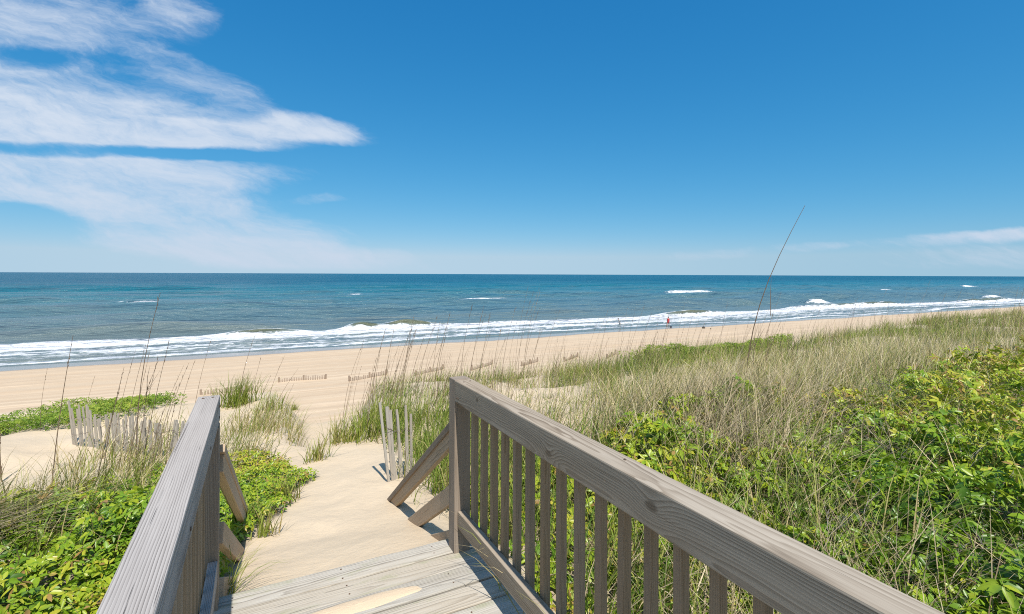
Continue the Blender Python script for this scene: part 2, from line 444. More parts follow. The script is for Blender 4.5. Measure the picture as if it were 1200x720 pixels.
def clusters(u, s, h, L0, L1, tintf, leaflets=5, flat=.75, zbias=.65):
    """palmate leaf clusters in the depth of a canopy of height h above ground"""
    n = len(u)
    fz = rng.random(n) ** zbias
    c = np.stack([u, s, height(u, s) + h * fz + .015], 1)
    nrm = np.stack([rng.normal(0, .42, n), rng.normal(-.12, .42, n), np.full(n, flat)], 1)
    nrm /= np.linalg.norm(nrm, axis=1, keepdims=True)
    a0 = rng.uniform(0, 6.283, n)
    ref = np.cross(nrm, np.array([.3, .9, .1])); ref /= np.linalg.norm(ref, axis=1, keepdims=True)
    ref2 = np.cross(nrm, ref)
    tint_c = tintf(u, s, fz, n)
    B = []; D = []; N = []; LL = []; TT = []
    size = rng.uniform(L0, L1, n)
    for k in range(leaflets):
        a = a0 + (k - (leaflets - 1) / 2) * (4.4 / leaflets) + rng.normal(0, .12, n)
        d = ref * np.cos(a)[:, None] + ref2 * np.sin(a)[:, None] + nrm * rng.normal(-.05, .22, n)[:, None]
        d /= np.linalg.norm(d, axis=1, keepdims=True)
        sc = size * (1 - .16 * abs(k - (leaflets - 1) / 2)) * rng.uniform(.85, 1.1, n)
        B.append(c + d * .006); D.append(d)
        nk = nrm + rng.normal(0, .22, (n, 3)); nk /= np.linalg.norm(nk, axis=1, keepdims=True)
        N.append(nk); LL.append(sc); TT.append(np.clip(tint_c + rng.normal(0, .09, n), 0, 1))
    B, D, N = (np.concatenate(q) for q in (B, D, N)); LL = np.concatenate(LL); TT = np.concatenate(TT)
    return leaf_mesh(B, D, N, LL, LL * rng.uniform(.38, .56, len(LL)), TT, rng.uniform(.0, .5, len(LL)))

def tubes(paths, radii, tints, sides=4):
    """thin round stems: paths = list of (k,3) arrays"""
    V = []; F = []; T = []; off = 0
    for P, r, tn in zip(paths, radii, tints):
        P = np.asarray(P, float); k = len(P)
        tan = np.gradient(P, axis=0); tan /= np.maximum(np.linalg.norm(tan, axis=1, keepdims=True), 1e-9)
        ref = np.array([.31, .95, .05]); a = np.cross(tan, ref); a /= np.maximum(np.linalg.norm(a, axis=1, keepdims=True), 1e-9)
        b2 = np.cross(tan, a)
        for j in range(sides):
            an = 2 * math.pi * j / sides
            V.append(P + (a * math.cos(an) + b2 * math.sin(an)) * np.asarray(r)[:, None])
        base = off
        for j in range(sides):
            j2 = (j + 1) % sides
            for i in range(k - 1):
                F.append((base + j * k + i, base + j2 * k + i, base + j2 * k + i + 1, base + j * k + i + 1))
        off += k * sides; T += [tn] * (k * sides)
    return np.concatenate(V), np.array(F), np.array(T)

def merge(parts):
    V = []; F = []; T = []; o = 0
    for v, f, tt in parts:
        V.append(v); F.append(f + o); T.append(tt); o += len(v)
    return np.concatenate(V), np.concatenate(F), np.concatenate(T)

# ------------------------------------------------------------------ SETTING: sand sheet
def graded(lo, hi, n, c, k):
    """n coordinates from lo to hi, dense around c (sinh spacing)"""
    a = math.asinh((lo - c) / k); b = math.asinh((hi - c) / k)
    return c + k * np.sinh(np.linspace(a, b, n))

def sheet(name, us, ss, zf, m):
    U, S = np.meshgrid(us, ss)
    Z = zf(U, S)
    V = np.stack([U, S, Z], -1).reshape(-1, 3)
    nu, ns = len(us), len(ss)
    i = np.arange(ns - 1)[:, None] * nu + np.arange(nu - 1)[None, :]
    F = np.stack([i, i + 1, i + 1 + nu, i + nu], -1).reshape(-1, 4)
    return np_mesh(name, V, F, m, smooth=True), U.ravel(), S.ravel()

def terrain():
    us = graded(-900, 1500, 520, .6, 3.2)
    ss = np.concatenate([graded(-400, 14, 300, 4.5, 2.6)[:-1], np.linspace(14, 70, 200)[:-1], graded(70, 400, 12, 70, 40)])
    o, U, S = sheet('sand', us, ss, height, M_SAND)
    lit = np.clip(4 * thick_h(U, S) + 4 * mat_h(U, S) + .9 * patch_mask(U, S), 0, 1)
    lit = np.maximum(lit, grass_right(U, S) * .5)
    lit = np.where(walk_clear(U, S, -.1) | (S < 2.3), lit, 0)
    a = o.data.attributes.new('litter', 'FLOAT', 'POINT'); a.data.foreach_set('value', lit.astype(np.float32))
    props(o, kind='structure')

def crest_edge(u, s):
    """1 landward of where the dune plants stop towards the beach"""
    e = 11.4 + (fbm(u * .35, 2.0, 91, 3) - .5) * 2.2 + np.where(u < 3, (u - 3) * .35, 0)
    return 1 - sstep(e - .6, e + .5, s)

def bare_patch(u, s):
    """open sand hollow in the right-hand grass"""
    d = ((u - 4.9) / 2.0) ** 2 + ((s - 7.5) / .85) ** 2
    d2 = ((u - 8.8) / 1.7) ** 2 + ((s - 8.4) / .5) ** 2
    n = (fbm(u * 1.3, s * 1.3, 95, 3) - .5) * 1.3
    return np.maximum(sstep(1.25, .55, d + n), .7 * sstep(1.2, .5, d2 + n))

def grass_right(u, s):
    e = crest_edge(u, s) * sstep(1.10, 1.55, u) * pathmask(u, s, 1.05, 1.7)
    return e * (.5 + .5 * sstep(1.8, 3.6, u)) * (1 - .80 * bare_patch(u, s)) * (.22 + .78 * sstep(.36, .56, fbm(u * .9, s * 1.1, 97, 3))) * np.maximum(sstep(3.0, 4.3, s), .65 * sstep(1.0, 2.2, s) * sstep(3.8, 2.4, u) * sstep(1.15, 1.4, u))

# ------------------------------------------------------------------ SETTING: sea
def wave_front(u):
    """distance offshore (Y) of the shore break crest"""
    return 84.5 + (fbm(u * .012 + 7, .3, 101, 2) - .5) * 10 + (fbm(u * .06, 1.3, 103, 2) - .5) * 3.5

def crest_amp(u):
    """how much of the crest is still standing up (0..1)"""
    n = fbm(u * .028 + 2.2, 4.1, 107, 2)
    a = .8 * sstep(.60, .70, n) * sstep(120, 160, np.abs(u))
    for (c, w, k) in ((1, 5.0, .8), (16, 3.2, 1.0), (24, 5.5, 1.0), (91, 9, .9), (-48, 6, .5), (140, 8, .6)):
        a = np.maximum(a, k * np.exp(-((u - c) / w) ** 2))
    return a

def sea_height(U, S):
    d = S - wave_front(U)
    z = np.zeros_like(U)
    amp = crest_amp(U)
    # standing breaker: steep shoreward face, long back
    prof = np.where(d < 0, np.exp(-(d / 1.2) ** 2), np.exp(-(d / 4.5) ** 2))
    z += prof * (.30 + 1.05 * amp) * (1 + .3 * (fbm(U * .35, 1.0, 111, 2) - .5))
    off = sstep(4, 30, d)
    dm = 1 / (1 + np.clip(d, 0, None) / 400)
    ph = fbm(U * .006, S * .012, 113, 3) * 9
    z += off * dm * 1.15 * (np.abs(np.sin(S * math.pi / 31 + ph * .5)) ** 3 * 2 - 1) * (.35 + 1.3 * sstep(.35, .7, fbm(U * .011, S * .03, 119, 3)))
    ph2 = fbm(U * .01 + 9, S * .02, 117, 3) * 8
    z += off * dm * .30 * np.sin(S * 2 * math.pi / 15 + U * .03 + ph2)
    z += off * dm * .95 * (fbm(U * .07, S * .22, 121, 5) - .5)
    for (c, s0, w, a) in SWELLS:
        ds = S - (s0 + (fbm(U * .02 + c, 2.5, 133, 2) - .5) * 9)
        z += a * np.exp(-((U - c) / w) ** 2) * np.where(ds < 0, np.exp(-(ds / 2.2) ** 2), np.exp(-(ds / 8.) ** 2))
    # outer bar breakers
    for (c, s0, w, a) in OUTER:
        ds = S - (s0 + (fbm(U * .03 + c, 2.0, 131, 2) - .5) * 5)
        z += a * np.exp(-((U - c) / w) ** 2) * np.where(ds < 0, np.exp(-(ds / 2.0) ** 2), np.exp(-(ds / 7.) ** 2))
    inner = (1 - sstep(-14, -2, d))
    z += (fbm(U * .10, S * .35, 141, 4) - .5) * .30 * (1 - off) * sstep(SHORE, SHORE + 6, S)
    # last swash tongue slides up the sand
    z = z + sstep(SHORE + 6, SHORE - 2, S) * .03
    return SEA_Z + z

OUTER = [(-30, 181, 7.5, 1.0), (23, 167, 7, .35), (76, 175, 12, 1.0), (84, 203, 5, 1.3), (201, 183, 13, 1.1), (186, 184, 6, .7),
         (484, 186, 26, .9), (370, 178, 7, .9), (169, 101, 4.5, 1.5), (286, 96, 6, 1.3), (560, 205, 14, .7), (40, 232, 4, .5)]

SWELLS = [(-20, 99, 22, 1.0), (-60, 101, 16, .8), (22, 104, 14, .7), (-33, 258, 70, 1.2), (66, 108, 26, .8), (-10, 136, 30, .8), (60, 150, 40, .8), (120, 215, 60, 1.0),
          (-55, 205, 30, .9), (180, 120, 40, .8), (300, 210, 80, 1.1), (20, 330, 120, 1.2), (-100, 150, 30, .9)]

def water_material():
    m, t, b = mat('sea_water')
    tc = t.new('ShaderNodeTexCoord'); P = tc.outputs['Object']
    x, y, z = t.sep(P)
    big = t.noise(t.comb(t.m('MULTIPLY', x, .006), t.m('MULTIPLY', y, .022), 0), 1.0, 4, .55)
    yy = t.m('ADD', y, t.m('MULTIPLY', t.m('SUBTRACT', big, .5), 120.0))
    c = t.ramp(t.rng(yy, 70, 620, 0, 1, False), [(0, (.150, .180, .165)), (.10, (.085, .160, .185)), (.24, (.045, .155, .195)), (.42, (.016, .140, .185)), (1, (.003, .090, .145))])
    mid = t.noise(t.comb(t.m('MULTIPLY', x, .03), t.m('MULTIPLY', y, .12), 0), 1.0, 4, .6)
    c = t.mix(t.m('MULTIPLY', t.rng(mid, .42, .66), t.rng(y, 150, 420, .6, .12)), c, (.105, .165, .170, 1))
    c = t.mix(t.m('MULTIPLY', t.rng(t.noise(t.comb(t.m('MULTIPLY', x, .012), t.m('MULTIPLY', y, .05), 5), 1.0, 4, .6), .5, .66), t.rng(y, 250, 700, .0, .5)), c, (.004, .055, .11, 1))
    # churned sandy water in the standing wave and the swash
    at = t.new('ShaderNodeAttribute'); at.attribute_name = 'foam'
    at2 = t.new('ShaderNodeAttribute'); at2.attribute_name = 'crest'
    c = t.mix(t.m('MULTIPLY', at2.outputs['Fac'], .8), c, (.125, .13, .065, 1))
    # foam: lace near its edge, solid in the middle
    lace = t.new('ShaderNodeTexVoronoi'); lace.feature = 'DISTANCE_TO_EDGE'; lace.inputs['Scale'].default_value = .55
    wv = t.vm('ADD', t.comb(t.m('MULTIPLY', x, .75), y, 0), t.comb(t.m('MULTIPLY', t.noise(P, .6, 3), 3.0), t.m('MULTIPLY', t.noise(P, .45, 3), 3.5), 0))
    t.put(lace.inputs['Vector'], wv)
    lc = t.rng(lace.outputs['Distance'], .02, .30, 1, 0, False)
    fn = t.noise(t.comb(t.m('MULTIPLY', x, .55), y, 0), .8, 5, .68)
    f = t.m('ADD', at.outputs['Fac'], t.m('MULTIPLY', t.rng(at.outputs['Fac'], 0, .2), t.m('ADD', t.m('MULTIPLY', t.m('SUBTRACT', lc, .5), .42), t.m('MULTIPLY', t.m('SUBTRACT', fn, .5), 1.3))))
    foam = t.rng(f, .36, .72)
    fsoft = t.rng(t.m('ADD', at.outputs['Fac'], t.m('MULTIPLY', t.m('SUBTRACT', fn, .5), .6)), .1, .75, 0, .45)
    c = t.mix(fsoft, c, (.36, .42, .42, 1))
    c = t.mix(foam, c, t.ramp(t.noise(P, 1.3, 5, .7), [(.3, (.52, .55, .57)), (.62, (.80, .81, .81))]))
    t.put(b.inputs['Base Color'], c)
    t.put(b.inputs['Roughness'], t.m('ADD', t.rng(y, 80, 900, .22, .34), t.m('MULTIPLY', foam, .5)))
    b.inputs['IOR'].default_value = 1.33
    t.put(b.inputs['Specular IOR Level'], t.m('SUBTRACT', .40, t.m('MULTIPLY', foam, .3)))
    h1 = t.noise(t.comb(t.m('MULTIPLY', x, .35), y, 0), .55, 6, .68)
    h2 = t.noise(t.comb(t.m('MULTIPLY', x, .4), y, 0), .16, 4, .6)
    h = t.m('ADD', t.m('MULTIPLY', h1, .55), t.m('MULTIPLY', h2, 2.9))
    h = t.m('ADD', h, t.m('MULTIPLY', f, .25))
    t.put(b.inputs['Normal'], t.bump(h, 1.0, 1.9))
    return m

def sea():
    us = graded(-30000, 45000, 900, 30, 45)
    ss = np.concatenate([np.linspace(SHORE - 6, 100, 150)[:-1], graded(100, 42000, 330, 100, 60)])
    o, U, S = sheet('sea', us, ss, sea_height, water_material())
    d = S - wave_front(U); amp = crest_amp(U)
    shorev = SHORE - 1.2 + (fbm(U * .045, .7, 151, 3) - .5) * 6.0
    band = sstep(shorev - .4, shorev + .9, S) * (1 - sstep(-1.5, 3.0, d - .0))
    lanes = fbm(U * .016, S * .30, 153, 4)
    shorev2 = shorev + 3.5 + (fbm(U * .03 + 4, 5.5, 159, 3) - .5) * 6
    inner = sstep(shorev2 - .3, shorev2 + .6, S)
    foam = band * inner * (-.09 + .68 * lanes + .22 * sstep(-12, -3, d))
    foam += band * .62 * np.exp(-((S - shorev2 - .9) / 1.0) ** 2)
    foam += .30 * np.exp(-((S - shorev) / .35) ** 2)
    lip = .35 + .95 * fbm(U * .10, 6.0, 160, 3)
    foam += lip * np.exp(-((d + 1.4) / 1.9) ** 2) * (d < 1.2)
    green = amp * np.exp(-((d + .35) / .85) ** 2) * (.5 + 1.0 * fbm(U * .35, 3.0, 155, 2))
    foam -= 1.3 * green
    foam += .55 * np.exp(-((d - .8) / .6) ** 2) * amp * (fbm(U * .3, 9.0, 156, 2) > .45)
    foam += .45 * np.exp(-((d + 8) / 1.6) ** 2) * sstep(.35, .6, fbm(U * .03 + 3, 8.0, 157, 2))
    for (c, s0, w, a) in OUTER:
        ds = S - (s0 + (fbm(U * .03 + c, 2.0, 131, 2) - .5) * 5)
        rag = .35 + 1.1 * fbm(U * .22 + c, S * .25, 163, 4)
        foam += (.55 + .65 * a) * rag * np.exp(-((U - c) / w) ** 2) * np.exp(-((ds + .4) / 1.5) ** 2)
        foam += rag * .36 * np.exp(-((U - c - w * .3) / (w * 1.5)) ** 2) * np.exp(-((ds + 5) / 4) ** 2)
    foam *= (1 - sstep(600, 900, S))
    a = o.data.attributes.new('foam', 'FLOAT', 'POINT'); a.data.foreach_set('value', np.clip(foam, 0, 1.4).astype(np.float32))
    a = o.data.attributes.new('crest', 'FLOAT', 'POINT'); a.data.foreach_set('value', np.clip(green * 1.4, 0, 1).astype(np.float32))
    props(o, kind='structure')

# ------------------------------------------------------------------ walkway
def walkway():
    root = empty('beach_walkway', (.4, 2.0, 0), 'weathered grey wooden boardwalk with two railings ending at the sand path', 'boardwalk')
    # decking, boards across; a few nail heads each
    s = 2.66; k = 0
    m_nail, t, b = mat('nail_head'); b.inputs['Base Color'].default_value = (.10, .075, .06, 1); b.inputs['Roughness'].default_value = .7
    t.put(b.inputs['Base Color'], t.ramp(t.noise(t.new('ShaderNodeTexCoord').outputs['Object'], 90, 2), [(.3, (.05, .045, .04)), (.7, (.16, .09, .05))]))
    while s > -2.0:
        w = .139
        dz = random.uniform(-.003, .003)
        bd = beam('deck_board', (-.31, s - w / 2, -.02 + dz), (1.09, s - w / 2 + random.uniform(-.004, .004), -.02 + dz), w, .038, M_DECK, root, bev=.006, jitter=.004, nseg=8)
        bm = bmesh.new()
        for px in (.21, .70, 1.17):
            for py in (-.035, .034):
                mt = Matrix.Translation((px + random.uniform(-.01, .01), py + random.uniform(-.008, .008), .0185))
                bmesh.ops.create_cone(bm, cap_ends=True, segments=8, radius1=.0045, radius2=.004, depth=.003, matrix=mt)
        for f in bm.faces: f.material_index = 1
        bm.from_mesh(bd.data); bm.to_mesh(bd.data); bm.free(); bd.data.materials.append(m_nail)
        s -= w + random.uniform(.005, .010); k += 1
    for u in (-.2, .39, .98):
        beam('joist', (u, -2.0, -.135), (u, 2.60, -.135), .038, .18, M_POST, root, bev=0)
    # right railing
    zt, zb = .929, .813
    uR0, uR1 = .947, 1.041
    rr = beam('railing', ((uR0 + uR1) / 2, 2.496, (zt + zb) / 2), ((uR0 + uR1) / 2, -1.8, (zt + zb) / 2), uR1 - uR0, zt - zb, M_RAIL, root, bev=.005, jitter=.0015, nseg=10)
    rr['label'] = 'brown grey right-hand railing with knots along its top beam'
    def nails(o, pts, r=.0045):
        bm = bmesh.new(); bm.from_mesh(o.data); n0 = len(bm.faces)
        for (px, py, pz, rot) in pts:
            bmesh.ops.create_cone(bm, cap_ends=True, segments=8, radius1=r, radius2=r * .9, depth=.004, matrix=Matrix.Translation((px, py, pz)) @ rot)
        bm.faces.ensure_lookup_table()
        for f in bm.faces[n0:]: f.material_index = 1
        bm.to_mesh(o.data); bm.free(); o.data.materials.append(m_nail)
    RX = Matrix.Rotation(R(90), 4, 'X'); I4 = Matrix.Identity(4)
    nails(rr, [(x + random.uniform(-.01, .01), -.0475, random.uniform(-.035, -.025), RX) for x in (.04, .045, 1.92, 1.99, 2.05)] + [(.05, .02, .0585, I4), (.06, -.02, .0585, I4), (1.30, .018, .0585, I4)])
    def post(u, s0, parent, top, bot):
        return beam('post', (u, s0, bot), (u, s0, top), .092, .088, M_POST, parent, up=(0, 1, 0), bev=.004)
    post(.9935, 2.543, rr, .931, -.7)
    post(.9935, .55, rr, .812, -.7); post(.9935, -1.4, rr, .812, -.7)
    beam('bottom_rail', (.985, 2.498, .178), (.985, -1.8, .178), .038, .089, M_RAIL, rr, bev=.004)
    s = 2.395
    while s > -1.6:
        if min(abs(s - .55), abs(s + 1.4)) > .07:
            beam('baluster', (1.0215 + random.uniform(-.002, .002), s, .10), (1.0215, s + random.uniform(-.004, .004), .812), .031, .031, M_BAL, rr, up=(random.uniform(-.07, .07), 1, 0), bev=.003)
        s -= .1185
    # the stair rails that run down into the drifted sand
    zR = float(height(.99, 4.02))
    def hand(p0, p1, w, h, parent, m=M_BRACE, ext=.35):
        p0 = Vector(p0); p1 = Vector(p1); d = (p1 - p0).normalized()
        return beam('stair_rail', p0, p1 + d * ext, w, h, m, parent, bev=.005)
    hand((1.000, 2.592, .665), (1.000, 4.02, zR + .01), .088, .038, rr, M_POST)          # cap
    hand((.985, 2.592, .605), (.985, 3.93, zR + .01), .036, .085, rr)
    hand((.985, 2.592, .285), (.985, 3.52, zR + .01), .038, .095, rr)
    hand((.985, 2.590, -.03), (.985, 3.08, -.30), .038, .20, rr)
    # left railing
    uL0, uL1 = -.238, -.149
    lr = beam('railing', ((uL0 + uL1) / 2, 2.69, (zt + zb) / 2), ((uL0 + uL1) / 2, -1.8, (zt + zb) / 2), uL1 - uL0, zt - zb, M_RAILG, root, bev=.005, jitter=.0015, nseg=10)
    nails(lr, [(x, .0450, z, RX) for x, z in ((.55, -.02), (1.18, -.03), (.07, .02), (.07, -.03))] + [(.045, .018, .0585, I4), (.05, -.02, .0585, I4)], .006)
    lr['label'] = 'grey left-hand railing with deeply grooved top beam'
    post(-.193, 2.60, lr, .812, -.7); post(-.193, .5, lr, .812, -.7); post(-.193, -1.4, lr, .812, -.7)
    beam('bottom_rail', (-.168, 2.552, .178), (-.168, -1.8, .178), .038, .089, M_RAILG, lr, bev=.004)
    s = 2.44
    while s > -1.6:
        if min(abs(s - .5), abs(s + 1.4)) > .07:
            beam('baluster', (-.206, s, .10), (-.206, s + random.uniform(-.004, .004), .812), .032, .032, M_BAL, lr, up=(0, 1, 0), bev=.003)
        s -= .1185
    zL = float(height(-.09, 4.2))
    hand((-.170, 2.648, .690), (-.085, 4.2, zL + .02), .088, .038, lr, M_BRACE)
    hand((-.150, 2.648, .625), (-.072, 4.1, zL + .02), .038, .088, lr)
    hand((-.150, 2.648, .30), (-.085, 3.55, zL + .05), .038, .095, lr)
    hand((-.150, 2.648, -.02), (-.120, 3.15, -.30), .038, .20, lr)
    # sand blown over the boards
    n = 60
    us = np.linspace(.0, 1, n); A = np.linspace(0, 2 * math.pi, 64, endpoint=False)
    V = [(.0, 0, .012)]; 
    RR = 12
    m, t, b = mat('drifted_sand')
    tc = t.new('ShaderNodeTexCoord')
    t.put(b.inputs['Base Color'], t.mix(t.noise(tc.outputs['Object'], 160, 3, .7), (.56, .43, .29, 1), (.68, .55, .39, 1)))
    b.inputs['Roughness'].default_value = .95; b.inputs['Specular IOR Level'].default_value = .15
    t.put(b.inputs['Normal'], t.bump(t.noise(tc.outputs['Object'], 90, 4, .6), .35, .01))
    for i in range(1, RR + 1):
        f = i / RR
        for a in A:
            q = 1 + .30 * (fbm(np.array(math.cos(a) * 1.6 + 5), np.array(math.sin(a) * 1.6), 161, 3) - .5) * 2
            zz = .0085 * (1 - f ** 2) - .004 * (i == RR)
            V.append((f * math.cos(a) * .30 * q, f * math.sin(a) * .050 * q, zz))
    F = []
    na = len(A)
    for j in range(na): F.append((0, 1 + j, 1 + (j + 1) % na, 1 + (j + 1) % na))
    for i in range(RR - 1):
        for j in range(na):
            F.append((1 + i * na + j, 1 + (i + 1) * na + j, 1 + (i + 1) * na + (j + 1) % na, 1 + i * na + (j + 1) % na))
    me = bpy.data.meshes.new('drifted_sand')
    me.from_pydata(V, [], [f if f[2] != f[3] else f[:3] for f in F]); me.update()
    for p in me.polygons: p.use_smooth = True
    o = link('drifted_sand', me, m); o.location = (.42, 2.300, .001)
    props(o, 'thin tongue of tan sand lying on the second deck board', 'sand', kind='stuff')

# ------------------------------------------------------------------ sand fences
def picket(parent, p, top, lean_u, lean_s, w, m, bury=.35):
    base = Vector(p) - Vector((0, 0, bury))
    tip = Vector((p[0] + lean_u, p[1] + lean_s, p[2] + top))
    o = beam('picket', base, tip, .009, w, m, parent, up=(.75, -.66, 0) if p[0] < 0 else (1, .35, 0), bev=0, jitter=.004, nseg=4)
    return o

def near_fences():
    # long leaning run on the left
    a = ground_hit(90, 521); b2 = ground_hit(238, 541)
    root = empty('sand_fence', (a.x, a.y, a.z), 'long leaning grey picket sand fence half buried left of the walkway', 'sand fence', 'bleached picket sand fences by the path')
    n = 46
    tops = []
    for i in range(n):
        f = i / (n - 1)
        g = f + random.uniform(-.006, .006)
        u = a.x + (b2.x - a.x) * g; s = a.y + (b2.y - a.y) * g + .10 * math.sin(f * 5)
        z = float(height(u, s))
        top = (.58 if f < .2 else .50) - .10 * f + random.uniform(-.06, .05)
        lu = -.10 + .10 * f + random.uniform(-.022, .022); ls = .04 + random.uniform(-.03, .03)
        if f > .75: lu += .10
        picket(root, (u, s, z), top, lu, ls, random.uniform(.024, .034), M_PICKET)
        tops.append((u + lu * .72, s + ls * .72 - .012, z + top * .72))
    wire_runs(root, tops)
    # short bunched piece on the right of the path
    a = ground_hit(462, 567); b2 = ground_hit(483, 558)
    root = empty('sand_fence', (a.x, a.y, a.z), 'short bunched piece of pale picket sand fence standing right of the sand path', 'sand fence', 'bleached picket sand fences by the path')
    tops = []
    for i in range(11):
        f = i / 10
        u = a.x + (b2.x - a.x) * f; s = a.y + (b2.y - a.y) * f + random.uniform(-.02, .02)
        z = float(height(u, s))
        top = .68 + random.uniform(-.10, .05) - .04 * f
        lu = -.08 + .09 * f + random.uniform(-.05, .05); ls = .18 - .10 * f + random.uniform(-.06, .06)
        picket(root, (u, s, z), top, lu, ls, random.uniform(.022, .030), M_PICKET)
        tops.append((u + lu * .7, s + ls * .7 - .012, z + top * .7))
    wire_runs(root, tops)

def wire_runs(root, tops):
    P = np.array(tops)
    paths = []; rad = []; tt = []
    for dz in (0, -.22):
        for dd in (0, .02):
            Q = P.copy(); Q[:, 2] += dz * 1.0; Q[:, 1] += dd
            Q[:, 0] += np.array([(-1) ** i * .004 for i in range(len(Q))])
            paths.append(Q); rad.append(np.full(len(Q), .0016)); tt.append(.5)
    V, F, T = tubes(paths, rad, tt, 4)
    o = np_mesh('wire', V - np.array(root.location), F, M_WIRE, root)
    return o

def beach_fences():
    px = [((327, 448.5), (382, 444.5)), ((410, 447), (453, 439.5)), ((487, 440.5), (520, 433)), ((553, 434.5), (577, 427.5)), ((612, 429.5), (630, 424.5)),
          ((662, 424), (677, 418.5)), ((712, 420.5), (722, 415.5)), ((236, 463), (292, 459))]
    lab = ['slatted brown sand fence piece farthest left clear of the grass tufts on the beach',
           'slatted sand fence piece on the beach just left of the tall stalks',
           'slatted sand fence piece on the beach seen through the thickest tall stalks',
           'slatted sand fence piece on the beach above the end of the right railing',
           'slatted sand fence piece on the beach fifth along the row from the left',
           'small distant slatted sand fence piece second from the right end of the row',
           'smallest slatted sand fence piece at the right end of the beach row',
           'slatted sand fence piece on the beach half hidden behind the green grass tuft']
    for (p, q), lb in zip(px, lab):
        a = ground_hit(*p); b2 = ground_hit(*q)
        # one survey line: the fences stand some 42 m out
        root = empty('sand_fence', a, lb, 'sand fence', 'sand fences buried along the beach')
        L = (b2 - a).length; n = max(8, int(L / .17)); P = []
        for j, f in enumerate((0.0, .52, 1.0)):
            c = a.lerp(b2, f); z = float(height(c.x, c.y))
            beam('post', (c.x, c.y, z - .3), (c.x + random.uniform(-.04, .04), c.y, z + .44 + random.uniform(-.06, .06)), .13, .08, M_SLAT, root, up=(0, 1, 0), bev=.01)
        V = []; F = []
        for i in range(n):
            f = (i + .5) / n; c = a.lerp(b2, f); z = float(height(c.x, c.y))
            w = .045; d = (b2 - a).normalized(); h = .27 + random.uniform(-.10, .06) + .08 * f; k = len(V)
            for (e, zz) in ((-w, -.3), (w, -.3), (w, h), (-w, h)):
                for th in (-.012, .012):
                    V.append((c.x + d.x * e - d.y * th - a.x, c.y + d.y * e + d.x * th - a.y, z + zz - a.z))
            F += [(k, k + 2, k + 4, k + 6), (k + 1, k + 7, k + 5, k + 3), (k, k + 1, k + 3, k + 2), (k + 2, k + 3, k + 5, k + 4), (k + 4, k + 5, k + 7, k + 6), (k + 6, k + 7, k + 1, k)]
        np_mesh('picket_row', V, F, M_SLAT, root)

# ------------------------------------------------------------------ people, far out at the water's edge
def skin_figure(name, joints, edges, m, loc, parent=None, rootv=0):
    me = bpy.data.meshes.new(name)
    me.from_pydata([j[0] for j in joints], edges, []); me.update()
    o = link(name, me, m, parent)
    o.location = loc
    md = o.modifiers.new('Skin', 'SKIN'); md.use_smooth_shade = True
    for v, j in zip(me.skin_vertices[0].data, joints):
        v.radius = (j[1], j[1]); v.use_root = False
    me.skin_vertices[0].data[rootv].use_root = True
    sd = o.modifiers.new('Subdivision', 'SUBSURF'); sd.levels = 1; sd.render_levels = 2
    dg = bpy.context.evaluated_depsgraph_get()
    ev = bpy.data.meshes.new_from_object(o.evaluated_get(dg))
    o.modifiers.clear(); old = o.data; o.data = ev; bpy.data.meshes.remove(old)
    if not o.data.materials: o.data.materials.append(m)
    return o

def plain(name, col, rough=.8):
    m, t, b = mat(name)
    n = t.noise(t.new('ShaderNodeTexCoord').outputs['Object'], 12, 3)
    t.put(b.inputs['Base Color'], t.mix(n, (col[0] * .8, col[1] * .8, col[2] * .8, 1), (*col, 1)))
    b.inputs['Roughness'].default_value = rough
    return m

def person(px, py, label, bend, coat, trousers, skin, hair, scale=1.0, face=0.0, hem=.42):
    g = ground_hit(px, py)
    g.z = float(height(g.x, g.y))
    B = bend
    hip = Vector((0, 0, .88))
    ch = hip + Vector((.30 * B, 0, .46 - .14 * B)); nk = ch + Vector((.12 * B, 0, .12)); hd = nk + Vector((.05 + .05 * B, 0, .14)); tp = hd + Vector((.0, 0, .10))
    J = [(hip, .145), (hip + (ch - hip) * .5, .135), (ch, .15), (nk, .055), (hd, .095), (tp, .085)]
    E = [(0, 1), (1, 2), (2, 3), (3, 4), (4, 5)]
    for sy, st in ((-1, .22), (1, -.18)):
        k = len(J)
        J += [(hip + Vector((.02, sy * .10, -.05)), .098), (Vector((st * .5 + .06, sy * .11, .46)), .068), (Vector((st, sy * .11, .09)), .045), (Vector((st + .15, sy * .12, .04)), .04)]
        E += [(0, k), (k, k + 1), (k + 1, k + 2), (k + 2, k + 3)]
        k = len(J)
        J += [(ch + Vector((0, sy * .19, .03)), .062), (ch + Vector((.06 - st * .3, sy * .25, -.25)), .047), (ch + Vector((.20 + .12 * B - st * .4, sy * .20, -.46)), .035), (ch + Vector((.25 + .14 * B - st * .4, sy * .19, -.54)), .035)]
        E += [(2, k), (k, k + 1), (k + 1, k + 2), (k + 2, k + 3)]
    # one body, colours by height of the limb: built as vertex groups of material slots
    J = [(tuple(p * scale), r * scale) for p, r in J]
    o = skin_figure('person', J, E, skin, g)
    me = o.data
    me.materials.append(coat); me.materials.append(trousers)
    for p in me.polygons:
        c = p.center / scale
        p.use_smooth = True
        if c.z > nk.z - .02: p.material_index = 0
        elif c.z > .84 and (abs(c.y) < .27) and c.z > ch.z - .40: p.material_index = 1
        elif c.z > .84: p.material_index = 1
        elif c.z > hem: p.material_index = 2
        else: p.material_index = 0
    o.rotation_euler = (0, 0, face)
    props(o, label, 'person')
    bm = bmesh.new()
    bmesh.ops.create_uvsphere(bm, u_segments=12, v_segments=8, radius=.115 * scale, matrix=Matrix.Translation((tp + Vector((-.03, 0, -.02))) * scale) @ Matrix.Diagonal((1, .92, .85, 1)))
    hm = bpy.data.meshes.new('hair'); bm.to_mesh(hm); bm.free()
    link('hair', hm, hair, o)
    return g

